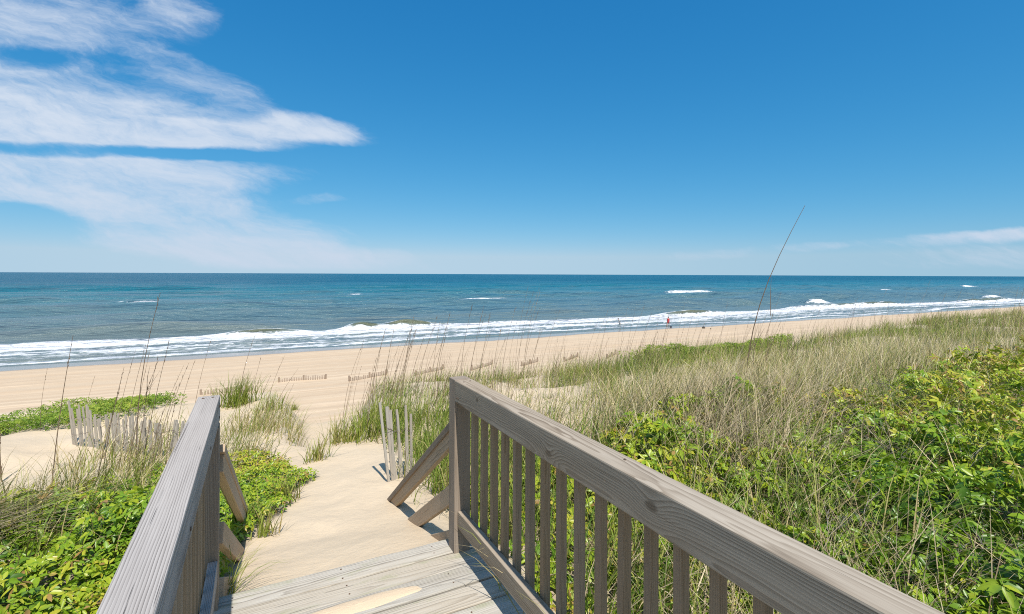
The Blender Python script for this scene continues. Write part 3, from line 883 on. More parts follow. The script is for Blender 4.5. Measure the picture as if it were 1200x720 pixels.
def people():
    skin = plain('skin', (.50, .30, .20)); hair = plain('dark_hair', (.05, .035, .025))
    grey = plain('grey_cloth', (.30, .29, .28)); red = plain('red_cloth', (.58, .035, .05)); dark = plain('dark_cloth', (.04, .045, .07))
    pale = plain('pale_cloth', (.42, .40, .37))
    person(727, 383.5, 'person in grey clothes bending forward at the edge of the surf', .75, grey, pale, skin, hair, 1.0, 2.6)
    g = person(783, 383.0, 'person in red top and red shorts walking along the water line', .25, red, red, skin, hair, 1.05, .4, .66)
    # dark bag by the red figure and plain bundles for unidentified dark shapes farther right
    def bundle(px, py, L, W, H, label, m, seed):
        g = ground_hit(px, py)
        bm = bmesh.new(); bmesh.ops.create_icosphere(bm, subdivisions=3, radius=1)
        for v in bm.verts:
            n = float(fbm(np.array(v.co.x * 1.7 + seed), np.array(v.co.y * 1.7 + v.co.z), 171, 3)) - .5
            k = 1 + n * .6
            v.co = Vector((v.co.x * L * k, v.co.y * W * k, max(v.co.z, -.2) * H * k + H * .2))
        for f in bm.faces: f.smooth = True
        me = bpy.data.meshes.new('beach_bundle'); bm.to_mesh(me); bm.free()
        o = link('beach_bundle', me, m); o.location = g; o.rotation_euler = (0, 0, .3 * seed)
        V, F, T = tubes([np.array([(L * .5 * math.cos(a), 0, H * .8 + H * .6 * math.sin(a)) for a in np.linspace(0, math.pi, 9)])], [np.full(9, .025)], [.5], 5)
        np_mesh('handle', V, F, m, o)
        props(o, label, 'bag')
    bundle(786.5, 384.0, .20, .16, .26, 'small dark bag on the sand beside the person in red', dark, 1)
    brown = plain('dark_brown_cloth', (.07, .05, .035))
    bundle(825, 385, .38, .26, .26, 'low dark brown bundle on the beach right of the person in red', brown, 2)
    bundle(833, 386, .14, .12, .12, 'tiny dark bundle lying right of the low brown one', brown, 3)

# ------------------------------------------------------------------ vegetation
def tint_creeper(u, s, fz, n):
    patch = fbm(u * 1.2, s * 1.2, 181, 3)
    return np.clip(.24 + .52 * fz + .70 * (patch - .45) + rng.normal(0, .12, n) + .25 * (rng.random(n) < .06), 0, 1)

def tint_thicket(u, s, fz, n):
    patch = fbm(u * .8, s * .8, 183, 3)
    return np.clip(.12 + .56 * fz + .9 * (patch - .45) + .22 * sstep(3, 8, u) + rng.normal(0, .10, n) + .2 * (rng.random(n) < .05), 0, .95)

def tint_penny(u, s, fz, n):
    patch = fbm(u * 2.0, s * 2.0, 185, 3)
    return np.clip(.35 + .2 * fz + .8 * (patch - .5) + rng.normal(0, .12, n), 0, 1)

def leaves_obj(name, V, F, T, m, label, cat, kind='stuff'):
    o = np_mesh(name, V, F, m, attrs={'tint': T}, smooth=True)
    return props(o, label, cat, kind=kind)

def creepers():
    # left mat
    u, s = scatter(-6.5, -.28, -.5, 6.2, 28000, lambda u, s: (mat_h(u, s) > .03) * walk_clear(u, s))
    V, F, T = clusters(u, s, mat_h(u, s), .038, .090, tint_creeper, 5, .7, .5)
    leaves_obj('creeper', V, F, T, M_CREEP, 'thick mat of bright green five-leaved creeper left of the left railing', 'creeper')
    # tongue between the left railing and the path
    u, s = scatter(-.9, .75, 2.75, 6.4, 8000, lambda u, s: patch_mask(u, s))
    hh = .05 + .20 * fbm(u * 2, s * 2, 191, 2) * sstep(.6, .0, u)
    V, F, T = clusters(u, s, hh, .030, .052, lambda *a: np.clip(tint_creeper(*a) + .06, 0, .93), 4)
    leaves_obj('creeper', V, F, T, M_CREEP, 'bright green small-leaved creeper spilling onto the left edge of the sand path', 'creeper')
    # right thicket
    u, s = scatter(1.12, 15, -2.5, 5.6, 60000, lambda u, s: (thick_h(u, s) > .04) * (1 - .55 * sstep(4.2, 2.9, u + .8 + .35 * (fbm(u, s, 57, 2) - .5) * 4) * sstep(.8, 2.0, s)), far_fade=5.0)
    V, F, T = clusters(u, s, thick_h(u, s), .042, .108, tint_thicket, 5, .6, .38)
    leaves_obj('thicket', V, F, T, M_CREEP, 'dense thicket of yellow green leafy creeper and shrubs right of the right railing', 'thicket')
    # low patches beyond the left fence
    for (c0, c1, r0, r1, n, lb) in ((-2.55, 11.3, 1.35, 1.3, 5200, 'low green leafy patch on the dune just beyond the left picket fence'),
                                    (-4.6, 10.2, 1.1, 1.5, 4200, 'low green leafy patch at the far left edge of the dune')):
        msk = lambda u, s: sstep(1.1, .75, ((u - c0) / r0) ** 2 + ((s - c1) / r1) ** 2 + (fbm(u * 1.5, s * 1.5, 195, 3) - .5) * 1.2)
        u, s = scatter(c0 - r0 * 1.5, c0 + r0 * 1.5, c1 - r1 * 1.5, c1 + r1 * 1.5, n * 2, msk)
        V, F, T = clusters(u, s, .10 + .16 * fbm(u * 1.5, s * 1.5, 197, 2), .035, .06, tint_penny, 4)
        leaves_obj('leafy_patch', V, F, T, M_PENNY, lb, 'ground plant')
    # on the right-hand crest
    msk = lambda u, s: sstep(1.1, .7, ((u - 12.2) / 3.6) ** 2 + ((s - 10.6) / 1.0) ** 2 + (fbm(u, s, 199, 3) - .5) * 1.2)
    u, s = scatter(7, 17, 9, 12.5, 16000, msk)
    V, F, T = clusters(u, s, .16 + .34 * fbm(u * .9, s * .9, 201, 2), .05, .085, tint_penny, 4)
    leaves_obj('leafy_patch', V, F, T, M_PENNY, 'bright green leafy clump on the crest of the right dune above the beach', 'ground plant')
    u, s = scatter(7, 22, 8.2, 11.5, 9000, lambda u, s: sstep(.5, .62, fbm(u * .4, s * .8, 203, 3)) * crest_edge(u, s) * .6)
    V, F, T = clusters(u, s, np.full(len(u), .14), .04, .07, tint_penny, 4)
    leaves_obj('leafy_patch', V, F, T, M_PENNY, 'scattered light green leaves among the grass of the right dune', 'ground plant')

def grass_blades(u, s, hmin, hmax, w0, w1, tint, windk=.8, spread=.55, curve=(.5, 1.5), clump=.0):
    n = len(u)
    z = height(u, s)
    base = np.stack([u, s, z - .01], 1)
    yaw = rng.uniform(0, 6.283, n)
    broken = rng.random(n) < .10
    lean = np.abs(rng.normal(0, spread, n)) * .6 + .05
    ln = rng.uniform(hmin, hmax, n)
    w = rng.uniform(w0, w1, n) * (1 + np.hypot(u, s) * .035)
    return blade_mesh(base, yaw, lean, ln, w, rng.uniform(*curve, n) + broken * rng.uniform(.8, 2.2, n), np.clip(tint, 0, 1), windk=np.full(n, windk) * rng.uniform(.0, 2.0, n))

def clumped(u0, u1, s0, s1, nclump, per, mask, rad, fade=None):
    cu, cs = scatter(u0, u1, s0, s1, nclump, mask, fade)
    k = rng.poisson(per, len(cu))
    u = np.repeat(cu, k) + rng.normal(0, rad, k.sum()); s = np.repeat(cs, k) + rng.normal(0, rad, k.sum())
    ct = np.repeat(rng.normal(0, 1, len(cu)), k)
    ok = walk_clear(u, s, .05) & (pathmask(u, s, .8, 1.0) > .3)
    return u[ok], s[ok], ct[ok]

def grasses():
    parts = []
    # main right-hand field
    u, s, ct = clumped(1.2, 34, 1.0, 13, 18000, 12, grass_right, .09, 9.0)
    tt = .41 + .13 * ct + .8 * (fbm(u * .5, s * .7, 211, 3) - .5) + rng.normal(0, .20, len(u))
    hs = .72 + .28 * sstep(3, 7, u)
    hs = hs * np.clip(1 + .22 * rng.permutation(ct) * 0 + .18 * np.abs(ct) * np.sign(np.sin(ct * 37)), .55, 1.4)
    parts.append(grass_blades(u, s, .22 * hs, .64 * hs, .0035, .0068, tt, windk=.75, spread=.75, curve=(.3, 1.9)))
    # taller swept straw where the field meets the thicket
    def ridge(u, s): return np.exp(-((s - 4.5 - .10 * (u - 6)) / .85) ** 2) * sstep(2.4, 4.2, u) * (1 - sstep(10, 16, u)) * crest_edge(u, s)
    u, s, ct = clumped(2.2, 16, 3.0, 7.0, 3400, 13, ridge, .09)
    tt = .77 + .14 * ct + rng.normal(0, .2, len(u))
    parts.append(grass_blades(u, s, .6, 1.05, .004, .0075, tt, windk=.9, spread=.75, curve=(.4, 1.8)))
    V, F, T = merge(parts)
    leaves_obj('dune_grass', V, F, T, M_GRASS, 'wide field of windswept green and straw dune grass on the right dune', 'grass')
    u, s, ct = clumped(1.6, 26, 3.6, 12, 2600, 2, grass_right, .2, 10.0)
    n = len(u); base = np.stack([u, s, height(u, s)], 1)
    V, F, T = blade_mesh(base, rng.uniform(0, 6.283, n), np.abs(rng.normal(.12, .12, n)), rng.uniform(.5, 1.05, n), rng.uniform(.004, .006, n) * (1 + np.hypot(u, s) * .03), rng.uniform(.1, .6, n), rng.uniform(0, .8, n), windk=rng.uniform(.8, 2.0, n))
    leaves_obj('dry_stems', V, F, T, M_STALK, 'thin dry brown stems standing through the grass of the right dune', 'dead grass')
    # blades pushing through the thicket
    u, s, ct = clumped(1.15, 10, -1.0, 4.9, 2100, 9, lambda u, s: (thick_h(u, s) > .05) * (.18 + .82 * (fbm(u * .9, s * .9, 215, 2) > .54)), .06)
    tt = .38 + .2 * ct + rng.normal(0, .16, len(u))
    V, F, T = grass_blades(u, s, .45, 1.05, .005, .011, tt, windk=.5, spread=.75, curve=(.7, 2.0))
    leaves_obj('long_grass', V, F, T, M_GRASS, 'long arching green blades growing up through the right thicket', 'grass')
    u, s, ct = clumped(1.3, 9, .0, 4.8, 950, 9, lambda u, s: (thick_h(u, s) > .05) * (fbm(u * .7, s * .7, 217, 2) > .55), .10)
    V, F, T = grass_blades(u, s,   .45, 1.05, .0035, .0065, rng.uniform(.2, 1, len(u)), windk=.4, spread=1.1, curve=(.6, 2.4))
    leaves_obj('dead_grass', V, F, T, M_STRAW, 'dead tan straw tangled in the right thicket', 'dead grass')
    # matted tan straw where the tall grass has fallen into the thicket
    n = 2600; k = rng.integers(0, 3, n)
    cu = np.array([4.3, 5.3, 3.7])[k]; cs = np.array([3.7, 4.1, 2.9])[k]
    u = cu + rng.normal(0, .42, n); s = cs + rng.normal(0, .34, n)
    V, F, T = grass_blades(u, s, .55, 1.15, .004, .007, rng.uniform(.15, 1, n), windk=.7, spread=.8, curve=(.5, 2.2))
    leaves_obj('dead_grass', V, F, T, M_STRAW, 'tall tan straw fallen together where the dune grass meets the right thicket', 'dead grass')
    n = 620
    u = rng.normal(4.7, .75, n); s = rng.normal(3.7, .5, n); s = s + (u - 4.7) * .35
    V, F, T = grass_blades(u, s, .75, 1.35, .006, .011, rng.uniform(.3, 1, n), windk=.5, spread=.9, curve=(.9, 2.4))
    leaves_obj('dead_grass', V, F, T, M_STRAW, 'broad arching dry blades bent over the edge of the right thicket', 'dead grass')
    # strip behind the stair rails, right of the path
    u, s, ct = clumped(1.15, 2.6, 2.8, 7.2, 620, 12, lambda u, s: pathmask(u, s, 1.25, 1.9) * sstep(1.1, 1.4, u) * (.4 + .6 * (fbm(u * 1.3, s * 1.3, 219, 2) > .45)), .07)
    V, F, T = grass_blades(u, s, .22, .55, .004, .008, .30 + .12 * ct + rng.normal(0, .14, len(u)), windk=.5)
    leaves_obj('dune_grass', V, F, T, M_GRASS, 'green grass strip behind the stair rails right of the sand path', 'grass')
    # left: sparse mixed grass between the creeper and the fence
    def lg(u, s): return sstep(4.6, 5.4, s) * (1 - sstep(6.2, 7.3, s + (fbm(u, s, 221, 2) - .5))) * sstep(-.1, -.5, u) * (.25 + .75 * (fbm(u * 1.2, s * 1.2, 223, 3) > .5))
    u, s, ct = clumped(-7.5, -.1, 4.4, 8.2, 780, 8, lg, .07)
    tt = .62 + .15 * ct + rng.normal(0, .2, len(u))
    q1 = grass_blades(u, s, .22, .55, .0035, .0065, tt, windk=.7, spread=.8, curve=(.6, 1.9))
    u, s, ct = clumped(-5.5, -.35, 1.6, 6.0, 1500, 8, lambda u, s: (mat_h(u, s) > .03) * (.2 + .8 * sstep(3.8, 5.2, s)) * (fbm(u, s, 225, 2) > .42), .07)
    q2 = grass_blades(u, s, .28, .6, .004, .0075, .45 + .2 * ct + rng.normal(0, .18, len(u)), windk=.8, spread=.9, curve=(.7, 2.0))
    V, F, T = merge([q1, q2])
    leaves_obj('dune_grass', V, F, T, M_GRASS, 'thin mixed green and straw grass in front of the left picket fence', 'grass')
    # straw laid over the near left creeper
    c = ground_hit(30, 655); c = Vector((c.x, c.y, 0))
    u, s = rng.normal(c.x - .35, .22, 420), rng.normal(c.y + .25, .16, 420)
    z = height(u, s) + mat_h(u, s) * .7 + .03
    n = len(u)
    z = z + .05
    V, F, T = blade_mesh(np.stack([u, s, z], 1), rng.normal(-.45, .35, n), rng.uniform(.9, 1.4, n), rng.uniform(.3, .62, n), rng.uniform(.003, .006, n), rng.uniform(-.1, .5, n), rng.uniform(.55, 1, n))
    leaves_obj('dead_grass', V, F, T, M_STRAW, 'flattened pale straw lying over the creeper at the lower left', 'dead grass')
    # behind the left rail end: grass on the little dune beside the path
    def mg(u, s): return sstep(5.6, 6.3, s) * (1 - sstep(8.6, 9.6, s)) * sstep(.62, .15, u - .06 * (s - 6)) * sstep(-2.2, -1.2, u) * (.35 + .65 * (fbm(u * 1.7, s * 1.7, 227, 2) > .45))
    u, s, ct = clumped(-2.4, .8, 5.4, 9.8, 520, 11, mg, .08)
    ok = (u < path_center(s) - path_half(s) * 1.05); u, s, ct = u[ok], s[ok], ct[ok]
    V, F, T = grass_blades(u, s, .25, .6, .004, .007, .54 + .15 * ct + rng.normal(0, .18, len(u)), windk=.9, spread=.7)
    leaves_obj('dune_grass', V, F, T, M_GRASS, 'green wind-bent grass on the low dune left of the sand path', 'grass')

def tuft(px, py, n, h, rad, label, tint, group='grass tufts on open sand', windk=.6):
    g = ground_hit(px, py)
    u = rng.normal(g.x, rad, n); s = rng.normal(g.y, rad * .7, n)
    V, F, T = grass_blades(u, s, h * .55, h, .006, .010, tint + rng.normal(0, .14, n), windk=windk, spread=.5, curve=(.3, 1.1))
    V = V - np.array(g, np.float32)
    o = np_mesh('grass_tuft', V, F, M_GRASS, attrs={'tint': T}); o.location = g
    return props(o, label, 'grass', group)

def tufts():
    tuft(278, 476, 260, .72, .17, 'dense rounded green grass tuft just right of the left railing end', .34)
    tuft(318, 481, 120, .45, .16, 'low sparse green grass tuft on sand beside the path', .40)
    tuft(345, 481, 100, .60, .09, 'narrow upright green grass tuft nearest the open sand of the path', .38)
    tuft(418, 516, 210, .62, .20, 'green grass tuft with dark stems right of the path crest', .42)
    tuft(440, 512, 210, .60, .18, 'bushy grass tuft just left of the bunched picket fence', .38)
    tuft(160, 607, 60, .40, .06, 'straggling grass tuft beside the left railing above the creeper', .55)
    tuft(285, 618, 70, .30, .05, 'small green grass tuft at the foot of the left stair rails', .30)
    tuft(395, 520, 60, .42, .10, 'thin dark grass tuft at the left of the path crest gap', .55)
    tuft(338, 588, 55, .30, .06, 'sparse grass runner on the left edge of the path beside the creeper', .5)
    tuft(372, 540, 70, .34, .07, 'short grass tuft at the tip of the creeper on the left edge of the path', .5)
    tuft(310, 628, 45, .28, .05, 'few bent blades on the path edge near the left stair rails', .45)
    # a few blades hanging over the deck by the bottom rail
    n = 46
    u = rng.uniform(1.03, 1.09, n); s = rng.uniform(1.2, 2.2, n)
    base = np.stack([u, s, np.full(n, .0)], 1)
    V, F, T = blade_mesh(base, rng.normal(math.pi, .7, n), rng.uniform(.1, .7, n), rng.uniform(.18, .42, n), rng.uniform(.003, .006, n), rng.uniform(.8, 2.0, n), rng.uniform(.25, .9, n))
    g = Vector((1.06, 1.7, 0))
    o = np_mesh('grass_tuft', V - np.array(g, np.float32), F, M_GRASS, attrs={'tint': T}); o.location = g
    props(o, 'thin green and straw blades poking through under the right railing onto the deck', 'grass', 'grass tufts on open sand')
    n = 26
    u = rng.uniform(-.14, -.08, n); s = rng.uniform(2.72, 2.95, n)
    base = np.stack([u, s, height(u, s)], 1)
    V, F, T = blade_mesh(base, rng.normal(.2, .8, n), rng.uniform(.2, .9, n), rng.uniform(.15, .36, n), rng.uniform(.003, .006, n), rng.uniform(.8, 2.0, n), rng.uniform(.2, .7, n))
    g = Vector((-.11, 2.85, 0))
    o = np_mesh('grass_tuft', V - np.array(g, np.float32), F, M_GRASS, attrs={'tint': T}); o.location = g
    props(o, 'few thin green blades at the left corner of the deck edge', 'grass', 'grass tufts on open sand')

def stalk_curve(base, tip, bow, k=9):
    P = []
    ax = tip - base; sd = Vector((ax.y, -ax.x, 0)); hx = Vector((.889, -.459, 0))
    for i in range(k):
        f = i / (k - 1)
        p = base.lerp(tip, f) - hx * bow * math.sin(f * math.pi) 
        P.append(p)
    return np.array([tuple(p - base) for p in P])

def make_stalk(base, tip, r, tint, label, group, head=True, bow=None, extra=0):
    L = (tip - base).length
    bow = L * random.uniform(.01, .05) if bow is None else bow
    P = stalk_curve(base, tip, bow)
    paths = [P]; rad = [np.linspace(r, r * .30, len(P))]
    if head:   # spent seed head: short spikelets along the top quarter
        for i in range(random.randint(5, 9)):
            f = random.uniform(.74, .99); j = f * (len(P) - 1); a = int(j); q = P[a] + (P[min(a + 1, len(P) - 1)] - P[a]) * (j - a)
            l = L * random.uniform(.02, .045)
            dd = np.array((random.uniform(-.1, .5), random.uniform(-.35, .15), .9)) * l
            paths.append(np.array([q, q + dd * .5, q + dd])); rad.append(np.array([r * .35, r * .55, r * .12]))
    for i in range(extra):   # old leaves clasping the lower stem
        f = random.uniform(.02, .45); q = P[0] + (P[-1] - P[0]) * f; l = L * random.uniform(.12, .3)
        a = random.uniform(0, 6.28)
        paths.append(np.array([q, q + np.array((math.cos(a) * .1 + .1, math.sin(a) * .1 - .05, .85)) * l * .6, q + np.array((math.cos(a) * .28 + .3, math.sin(a) * .28 - .15, .95)) * l])); rad.append(np.array([r * .5, r * .4, r * .08]))
    V, F, T = tubes(paths, rad, [min(1, max(0, tint + random.uniform(-.1, .1))) for _ in paths], 4)
    o = np_mesh('sea_oat_stalk', V, F, M_STALK, attrs={'tint': T}); o.location = base
    return props(o, label, 'dune grass', group)

def stalk_px(bx, by, tx, ty, r, tint, label, group, **kw):
    b0 = ground_hit(bx, by)
    dist = math.hypot(b0.x, b0.y)
    d = pix_dir(tx, ty); k = dist * random.uniform(.99, 1.03) / math.hypot(d.x, d.y)
    tip = Vector((d.x * k, d.y * k, EYE + d.z * k))
    return make_stalk(b0 - Vector((0, 0, .03)), tip, r, tint, label, group, **kw)

def stalks():
    GL, GM, GR = 'dry sea oat stalks left of the path', 'dry sea oat stalks behind the bunched fence', 'dry sea oat stalks on the right dune'
    big = stalk_px(872, 468, 943, 241, .012, .4, 'tallest dark brown stalk rising above the horizon from the right dune grass', GR, bow=.22, extra=3, head=False)
    for (bx, by, tx, ty, dd) in ((858, 476, 896, 385, 0), (875, 470, 907, 400, 0), (848, 478, 884, 402, 0), (884, 466, 906, 368, 0)):
        stalk_px(bx, by, tx, ty, .0055, .45, 'dark stalk in the bunch at the foot of the tallest stalk', GR, extra=3)
    stalk_px(61, 572, 86, 393, .0062, .25, 'tall dark stalk standing farthest left in front of the sea', GL)
    stalk_px(160, 552, 188, 343, .0066, .25, 'tallest stalk left of the walkway reaching up across the surf', GL, extra=3)
    stalk_px(3, 565, 1, 505, .010, .2, 'short thick dark stalk at the left edge of the picture', GL, extra=2)
    stalk_px(280, 478, 299, 394, .006, .25, 'tall stalk just right of the left railing end', GL)
    for (bx, by, tx, ty) in ((132, 540, 160, 408), (140, 550, 171, 405), (150, 545, 176, 412), (158, 560, 186, 418), (165, 556, 199, 398), (172, 540, 216, 428),
                             (185, 545, 222, 425), (120, 560, 146, 430), (205, 520, 229, 422), (150, 570, 183, 430), (48, 505, 56, 432), (98, 500, 112, 440), (196, 550, 207, 470), (180, 548, 208, 452),
                             (110, 585, 141, 455), (176, 575, 192, 480), (225, 500, 247, 400)):
        stalk_px(bx, by, tx, ty, random.uniform(.0035, .0052), random.uniform(.2, .6), 'thin dry stalk among those in front of the left picket fence', GL)
    for (bx, by, tx, ty) in ((300, 490, 318, 440), (310, 488, 334, 417), (318, 487, 350, 432), (290, 492, 306, 420), (325, 492, 345, 450)):
        stalk_px(bx, by, tx, ty, random.uniform(.0035, .005), random.uniform(.2, .5), 'thin dry stalk on sand between left railing and path', GL)
    for i in range(58):
        bx = random.gauss(475, 52) if i < 40 else random.uniform(540, 640)
        bx = min(max(bx, 402), 660)
        by = 505 - (bx - 400) * .20 + random.uniform(-16, 6)
        hgt = random.uniform(55, 118) * (1 if bx > 430 else .85)
        stalk_px(bx, by, bx + hgt * random.uniform(.10, .30), by - hgt, random.uniform(.0028, .0046), random.uniform(.2, .75),
                 'thin dry leaning stalk in the stand right of the path in front of the beach', GM)
    for i in range(95):
        bx = random.uniform(640, 1195)
        by = 452 - (bx - 640) * .105 + random.uniform(-18, 10)
        hgt = random.uniform(40, 88) * (1 - .35 * (bx - 640) / 560)
        stalk_px(bx, by, bx + hgt * random.uniform(.12, .38), by - hgt, random.uniform(.003, .0055), random.uniform(.2, .8),
                 'thin dry leaning stalk on the crest of the right dune in front of the beach', GR)

def twigs():
    """grey dead wood in the thicket"""
    def branch(P, d, L, r, depth, paths, rad):
        k = 6; pts = [P]
        for i in range(k - 1):
            d = (d + Vector((random.gauss(0, .16), random.gauss(0, .16), random.gauss(0, .12)))).normalized()
            pts.append(pts[-1] + d * L / (k - 1))
        paths.append(np.array([tuple(p) for p in pts])); rad.append(np.linspace(r, r * .45, k))
        if depth > 0:
            for i in range(random.randint(3, 5)):
                j = random.randint(1, k - 1)
                nd = (d + Vector((random.gauss(0, .6), random.gauss(0, .6), random.gauss(.1, .4)))).normalized()
                branch(pts[j], nd, L * random.uniform(.4, .65), r * .6, depth - 1, paths, rad)
    spots = [((1150, 590), .62, 'many-forked grey dead branch at the right side of the thicket'),
             ((1080, 545), .55, 'grey dead branch tangle in the middle of the right thicket'),
             ((1175, 480), .60, 'upright grey dead twigs near the upper right of the thicket'),
             ((1010, 620), .45, 'small grey dead branch low in the thicket above the railing'),
             ((1110, 640), .50, 'dark grey dead branch low at the right of the thicket'),
             ((960, 475), .55, 'pale dead twigs where the tall grass meets the thicket'),
             ((1060, 455), .55, 'pale dead branch lying across the top of the thicket')]
    for (px, py), L, lb in spots:
        g = ground_hit(px, py + 10)
        # plants stand nearer than the bare ground behind them
        q = Vector((g.x * .82, g.y * .82, 0)); q.z = float(height(q.x, q.y))
        paths = []; rad = []
        h = float(thick_h(np.array(q.x), np.array(q.y)))
        for i in range(3):
            branch(Vector((0, 0, h * .25)), Vector((random.gauss(.2, .5), random.gauss(-.1, .5), .8)).normalized(), L * random.uniform(.6, 1.0), .0045, 2, paths, rad)
        V, F, T = tubes(paths, rad, [random.uniform(.1, 1) for _ in paths], 4)
        o = np_mesh('dead_branch', V, F, M_TWIG, attrs={'tint': T}); o.location = q
        props(o, lb, 'dead branch', 'grey dead branches in the right thicket')

# ------------------------------------------------------------------ light, sky, camera
SUN_DIR = Vector((-.06, -.66, 1.0)).normalized()      # towards the sun: landward, behind the viewer

def sky():
    w = bpy.data.worlds.new('World'); SC.world = w; w.use_nodes = True
    t = NT(w.node_tree); bg = t.n['Background']
    st = t.new('ShaderNodeTexSky'); st.sky_type = 'NISHITA'; st.sun_disc = False
    st.sun_elevation = math.asin(SUN_DIR.z); st.sun_rotation = math.atan2(SUN_DIR.x, SUN_DIR.y)
    st.altitude = 0; st.air_density = 1.0; st.dust_density = 0.0; st.ozone_density = 1.0
    tc = t.new('ShaderNodeTexCoord')
    dx, dy, dz = t.sep(t.vm('NORMALIZE', tc.outputs['Generated']))
    # sky positions as run along and height over a straight bank of cloud lying to the east
    SB = (math.sin(R(25)), math.cos(R(25)))
    fw = t.m('ADD', t.m('MULTIPLY', dx, SB[0]), t.m('MULTIPLY', dy, SB[1])); fwc = t.m('MAXIMUM', fw, .12)
    az = t.m('DIVIDE', t.m('SUBTRACT', t.m('MULTIPLY', dx, SB[1]), t.m('MULTIPLY', dy, SB[0])), fwc); el = t.m('DIVIDE', dz, fwc)
    t.put(st.inputs[0], t.vm('NORMALIZE', t.comb(dx, dy, t.m('MAXIMUM', dz, .035))))
    # deep polarised blue: per-channel contrast of the clear sky
    sepn = t.new('ShaderNodeSeparateColor')
    t.l.new(st.outputs[0], sepn.inputs[0])
    def chan(c, gain, gam): return t.m('MULTIPLY', t.m('POWER', t.m('MAXIMUM', c, 1e-4), gam), gain)
    cc = t.new('ShaderNodeCombineColor')
    for i, (c, gn, gm) in enumerate(((sepn.outputs[0], SKY_R[0], SKY_R[1]), (sepn.outputs[1], SKY_G[0], SKY_G[1]), (sepn.outputs[2], SKY_B[0], SKY_B[1]))):
        t.put(cc.inputs[i], chan(c, gn, gm))
    clear = cc.outputs[0]
    # cirrus
    def angs(px, py):
        d = pix_dir(px, py); f = d.x * SB[0] + d.y * SB[1]; return (d.x * SB[1] - d.y * SB[0]) / f, d.z / f
    P = t.comb(az, el, 0.0)
    wn = t.new('ShaderNodeTexNoise'); wn.inputs['Scale'].default_value = 4.5; wn.inputs['Detail'].default_value = 5; wn.inputs['Roughness'].default_value = .6
    t.put(wn.inputs['Vector'], t.comb(t.m('MULTIPLY', az, .8), t.m('MULTIPLY', el, 1.6), 2.0))
    wx, wy, wz = t.sep(t.vm('SUBTRACT', wn.outputs['Color'], (.5, .5, .5)))
    azw = t.m('ADD', az, t.m('MULTIPLY', wx, .20)); elw = t.m('ADD', el, t.m('MULTIPLY', wy, .036))
    pos = neg = None
    for (x0, y0, x1, y1, hw, stren) in CLOUDS:
        a0, e0 = angs(x0, y0); a1, e1 = angs(x1, y1)
        ca, ce = (a0 + a1) / 2, (e0 + e1) / 2
        L = math.hypot(a1 - a0, e1 - e0) / 2; th = math.atan2(e1 - e0, a1 - a0)
        hb = hw / FPX
        pa = t.m('SUBTRACT', azw, ca); pe = t.m('SUBTRACT', elw, ce)
        p = t.m('ADD', t.m('MULTIPLY', pa, math.cos(th) / L), t.m('MULTIPLY', pe, math.sin(th) / L))
        q = t.m('ADD', t.m('MULTIPLY', pa, -math.sin(th) / hb), t.m('MULTIPLY', pe, math.cos(th) / hb))
        e = t.m('ADD', t.m('MULTIPLY', p, p), t.m('MULTIPLY', q, q))
        v = t.m('MULTIPLY', t.rng(e, 0, 1.6, 1, 0), stren)
        if stren > 0: pos = v if pos is None else t.m('ADD', pos, v)
        else: neg = v if neg is None else t.m('ADD', neg, v)
    sk = t.noise(t.comb(t.m('ADD', t.m('MULTIPLY', azw, 1.5), t.m('MULTIPLY', elw, 1.0)), t.m('ADD', t.m('MULTIPLY', elw, 6.5), t.m('MULTIPLY', azw, .7)), 1.0), 2.1, 8, .62)
    fi = t.noise(t.comb(t.m('ADD', t.m('MULTIPLY', azw, 6.0), t.m('MULTIPLY', elw, 6.0)), t.m('ADD', t.m('MULTIPLY', elw, 12.0), t.m('MULTIPLY', azw, 3.0)), 7.0), 3.0, 6, .7)
    tot = t.m('MAXIMUM', t.m('ADD', t.m('MINIMUM', pos, 1.15), neg), 0.0)
    tc2 = tot
    mod = t.m('ADD', t.m('MULTIPLY', t.m('SUBTRACT', sk, .5), 1.5), t.m('MULTIPLY', t.m('SUBTRACT', fi, .5), 1.1))
    den = t.rng(t.m('ADD', tc2, t.m('MULTIPLY', mod, t.rng(tot, 0, .35))), .13, 1.55, 0, .92)
    # thin milky veil low over the sea on the left and right
    fade = t.rng(el, .0, .015)
    cloudcol = t.mix(t.rng(el, .02, .35), (CL * .68, CL * .78, CL * .93, 1), (CL * .80, CL * .88, CL * 1.0, 1))
    # unseen broken cloud added behind the viewer as neutral fill for the shadows
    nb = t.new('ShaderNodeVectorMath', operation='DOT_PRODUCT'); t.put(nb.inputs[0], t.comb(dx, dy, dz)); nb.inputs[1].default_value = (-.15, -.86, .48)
    fill_cov = t.m('MULTIPLY', t.rng(nb.outputs['Value'], .05, .55), t.rng(t.noise(t.comb(dx, dy, t.m('MULTIPLY', dz, 2.0)), 2.6, 6, .6), .36, .60))
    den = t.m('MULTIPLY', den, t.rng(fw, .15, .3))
    den = t.m('MAXIMUM', den, t.m('MULTIPLY', fill_cov, .60))
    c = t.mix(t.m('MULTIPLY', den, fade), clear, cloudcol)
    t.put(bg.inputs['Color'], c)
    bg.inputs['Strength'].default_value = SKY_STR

EXPO = .35
_E = 2 ** EXPO
SKY_STR = .10
def _ch(g, gam): return (g * 10 ** (1 - gam) / _E, gam)
SKY_R = _ch(.57, 1.50); SKY_G = _ch(.67, .70); SKY_B = _ch(.89, .48)
CL = 8.9 / _E
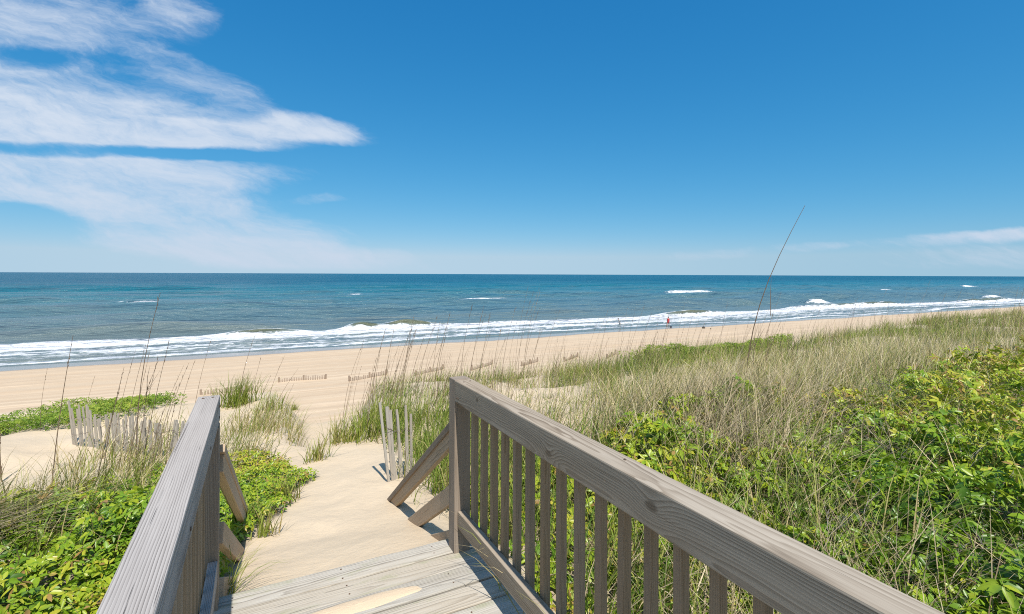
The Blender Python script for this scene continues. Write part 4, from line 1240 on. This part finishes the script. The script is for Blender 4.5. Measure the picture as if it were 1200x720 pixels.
# x0,y0 -> x1,y1 (line of the streak), half width, strength
CLOUDS = [(-150, 166, 350, 186, 8, -.8), (-60, 62, 90, 74, 15, -.6), (-300, 262, 90, 262, 26, -.8), (-420, 130, 330, 160, 42, 1.2), (285, 138, 440, 160, 17, 1.1), (120, 148, 350, 166, 16, .8),
          (-420, 205, 345, 208, 27, 1.25), (-60, 222, 310, 238, 26, 1.0), (70, 245, 430, 302, 38, 1.0), (180, 292, 520, 318, 22, .5),
          (-500, 10, 210, 30, 66, 1.0), (150, -25, 270, 32, 24, .62), (-420, 95, 230, 110, 34, .75), (150, 60, 310, 125, 22, .62), (-300, 60, -20, 80, 30, .8),
          (1010, 286, 1500, 258, 10, .9), (1120, 278, 1500, 255, 9, .4), (770, 303, 900, 296, 8, .6), (900, 292, 1010, 288, 6, .55), (960, 302, 1500, 300, 18, .5), (330, 236, 428, 230, 7, .42)]

def light_camera():
    L = bpy.data.lights.new('sun', 'SUN'); L.energy = 4.5; L.angle = R(.53); L.color = (1, .955, .89)
    o = bpy.data.objects.new('sun', L); COL.objects.link(o)
    o.rotation_euler = SUN_DIR.to_track_quat('Z', 'Y').to_euler()
    cam = bpy.data.cameras.new('camera'); co = bpy.data.objects.new('camera', cam); COL.objects.link(co)
    cam.sensor_width = 36; cam.sensor_fit = 'HORIZONTAL'; cam.lens = FPX / 1200 * 36
    cam.shift_y = -38.5 / 1200
    cam.clip_start = .05; cam.clip_end = 80000
    co.location = (0, 0, EYE)
    co.rotation_euler = Euler((R(90), R(-.24), R(-YAW)), 'XYZ')
    SC.camera = co
    SC.view_settings.view_transform = 'Standard'; SC.view_settings.look = 'None'
    SC.view_settings.gamma = 1; SC.view_settings.use_curve_mapping = False
    SC.view_settings.exposure = EXPO
    SC.cycles.pixel_filter_type = 'BLACKMAN_HARRIS'; SC.cycles.filter_width = 1.05; SC.cycles.use_denoising = False
    SC.cycles.max_bounces = 6; SC.cycles.diffuse_bounces = 3; SC.cycles.glossy_bounces = 2; SC.cycles.transmission_bounces = 3; SC.cycles.transparent_max_bounces = 4
    SC.cycles.caustics_reflective = False; SC.cycles.caustics_refractive = False

sky(); light_camera()
terrain(); sea()
walkway(); near_fences(); beach_fences(); people()
creepers(); grasses(); tufts(); stalks(); twigs()
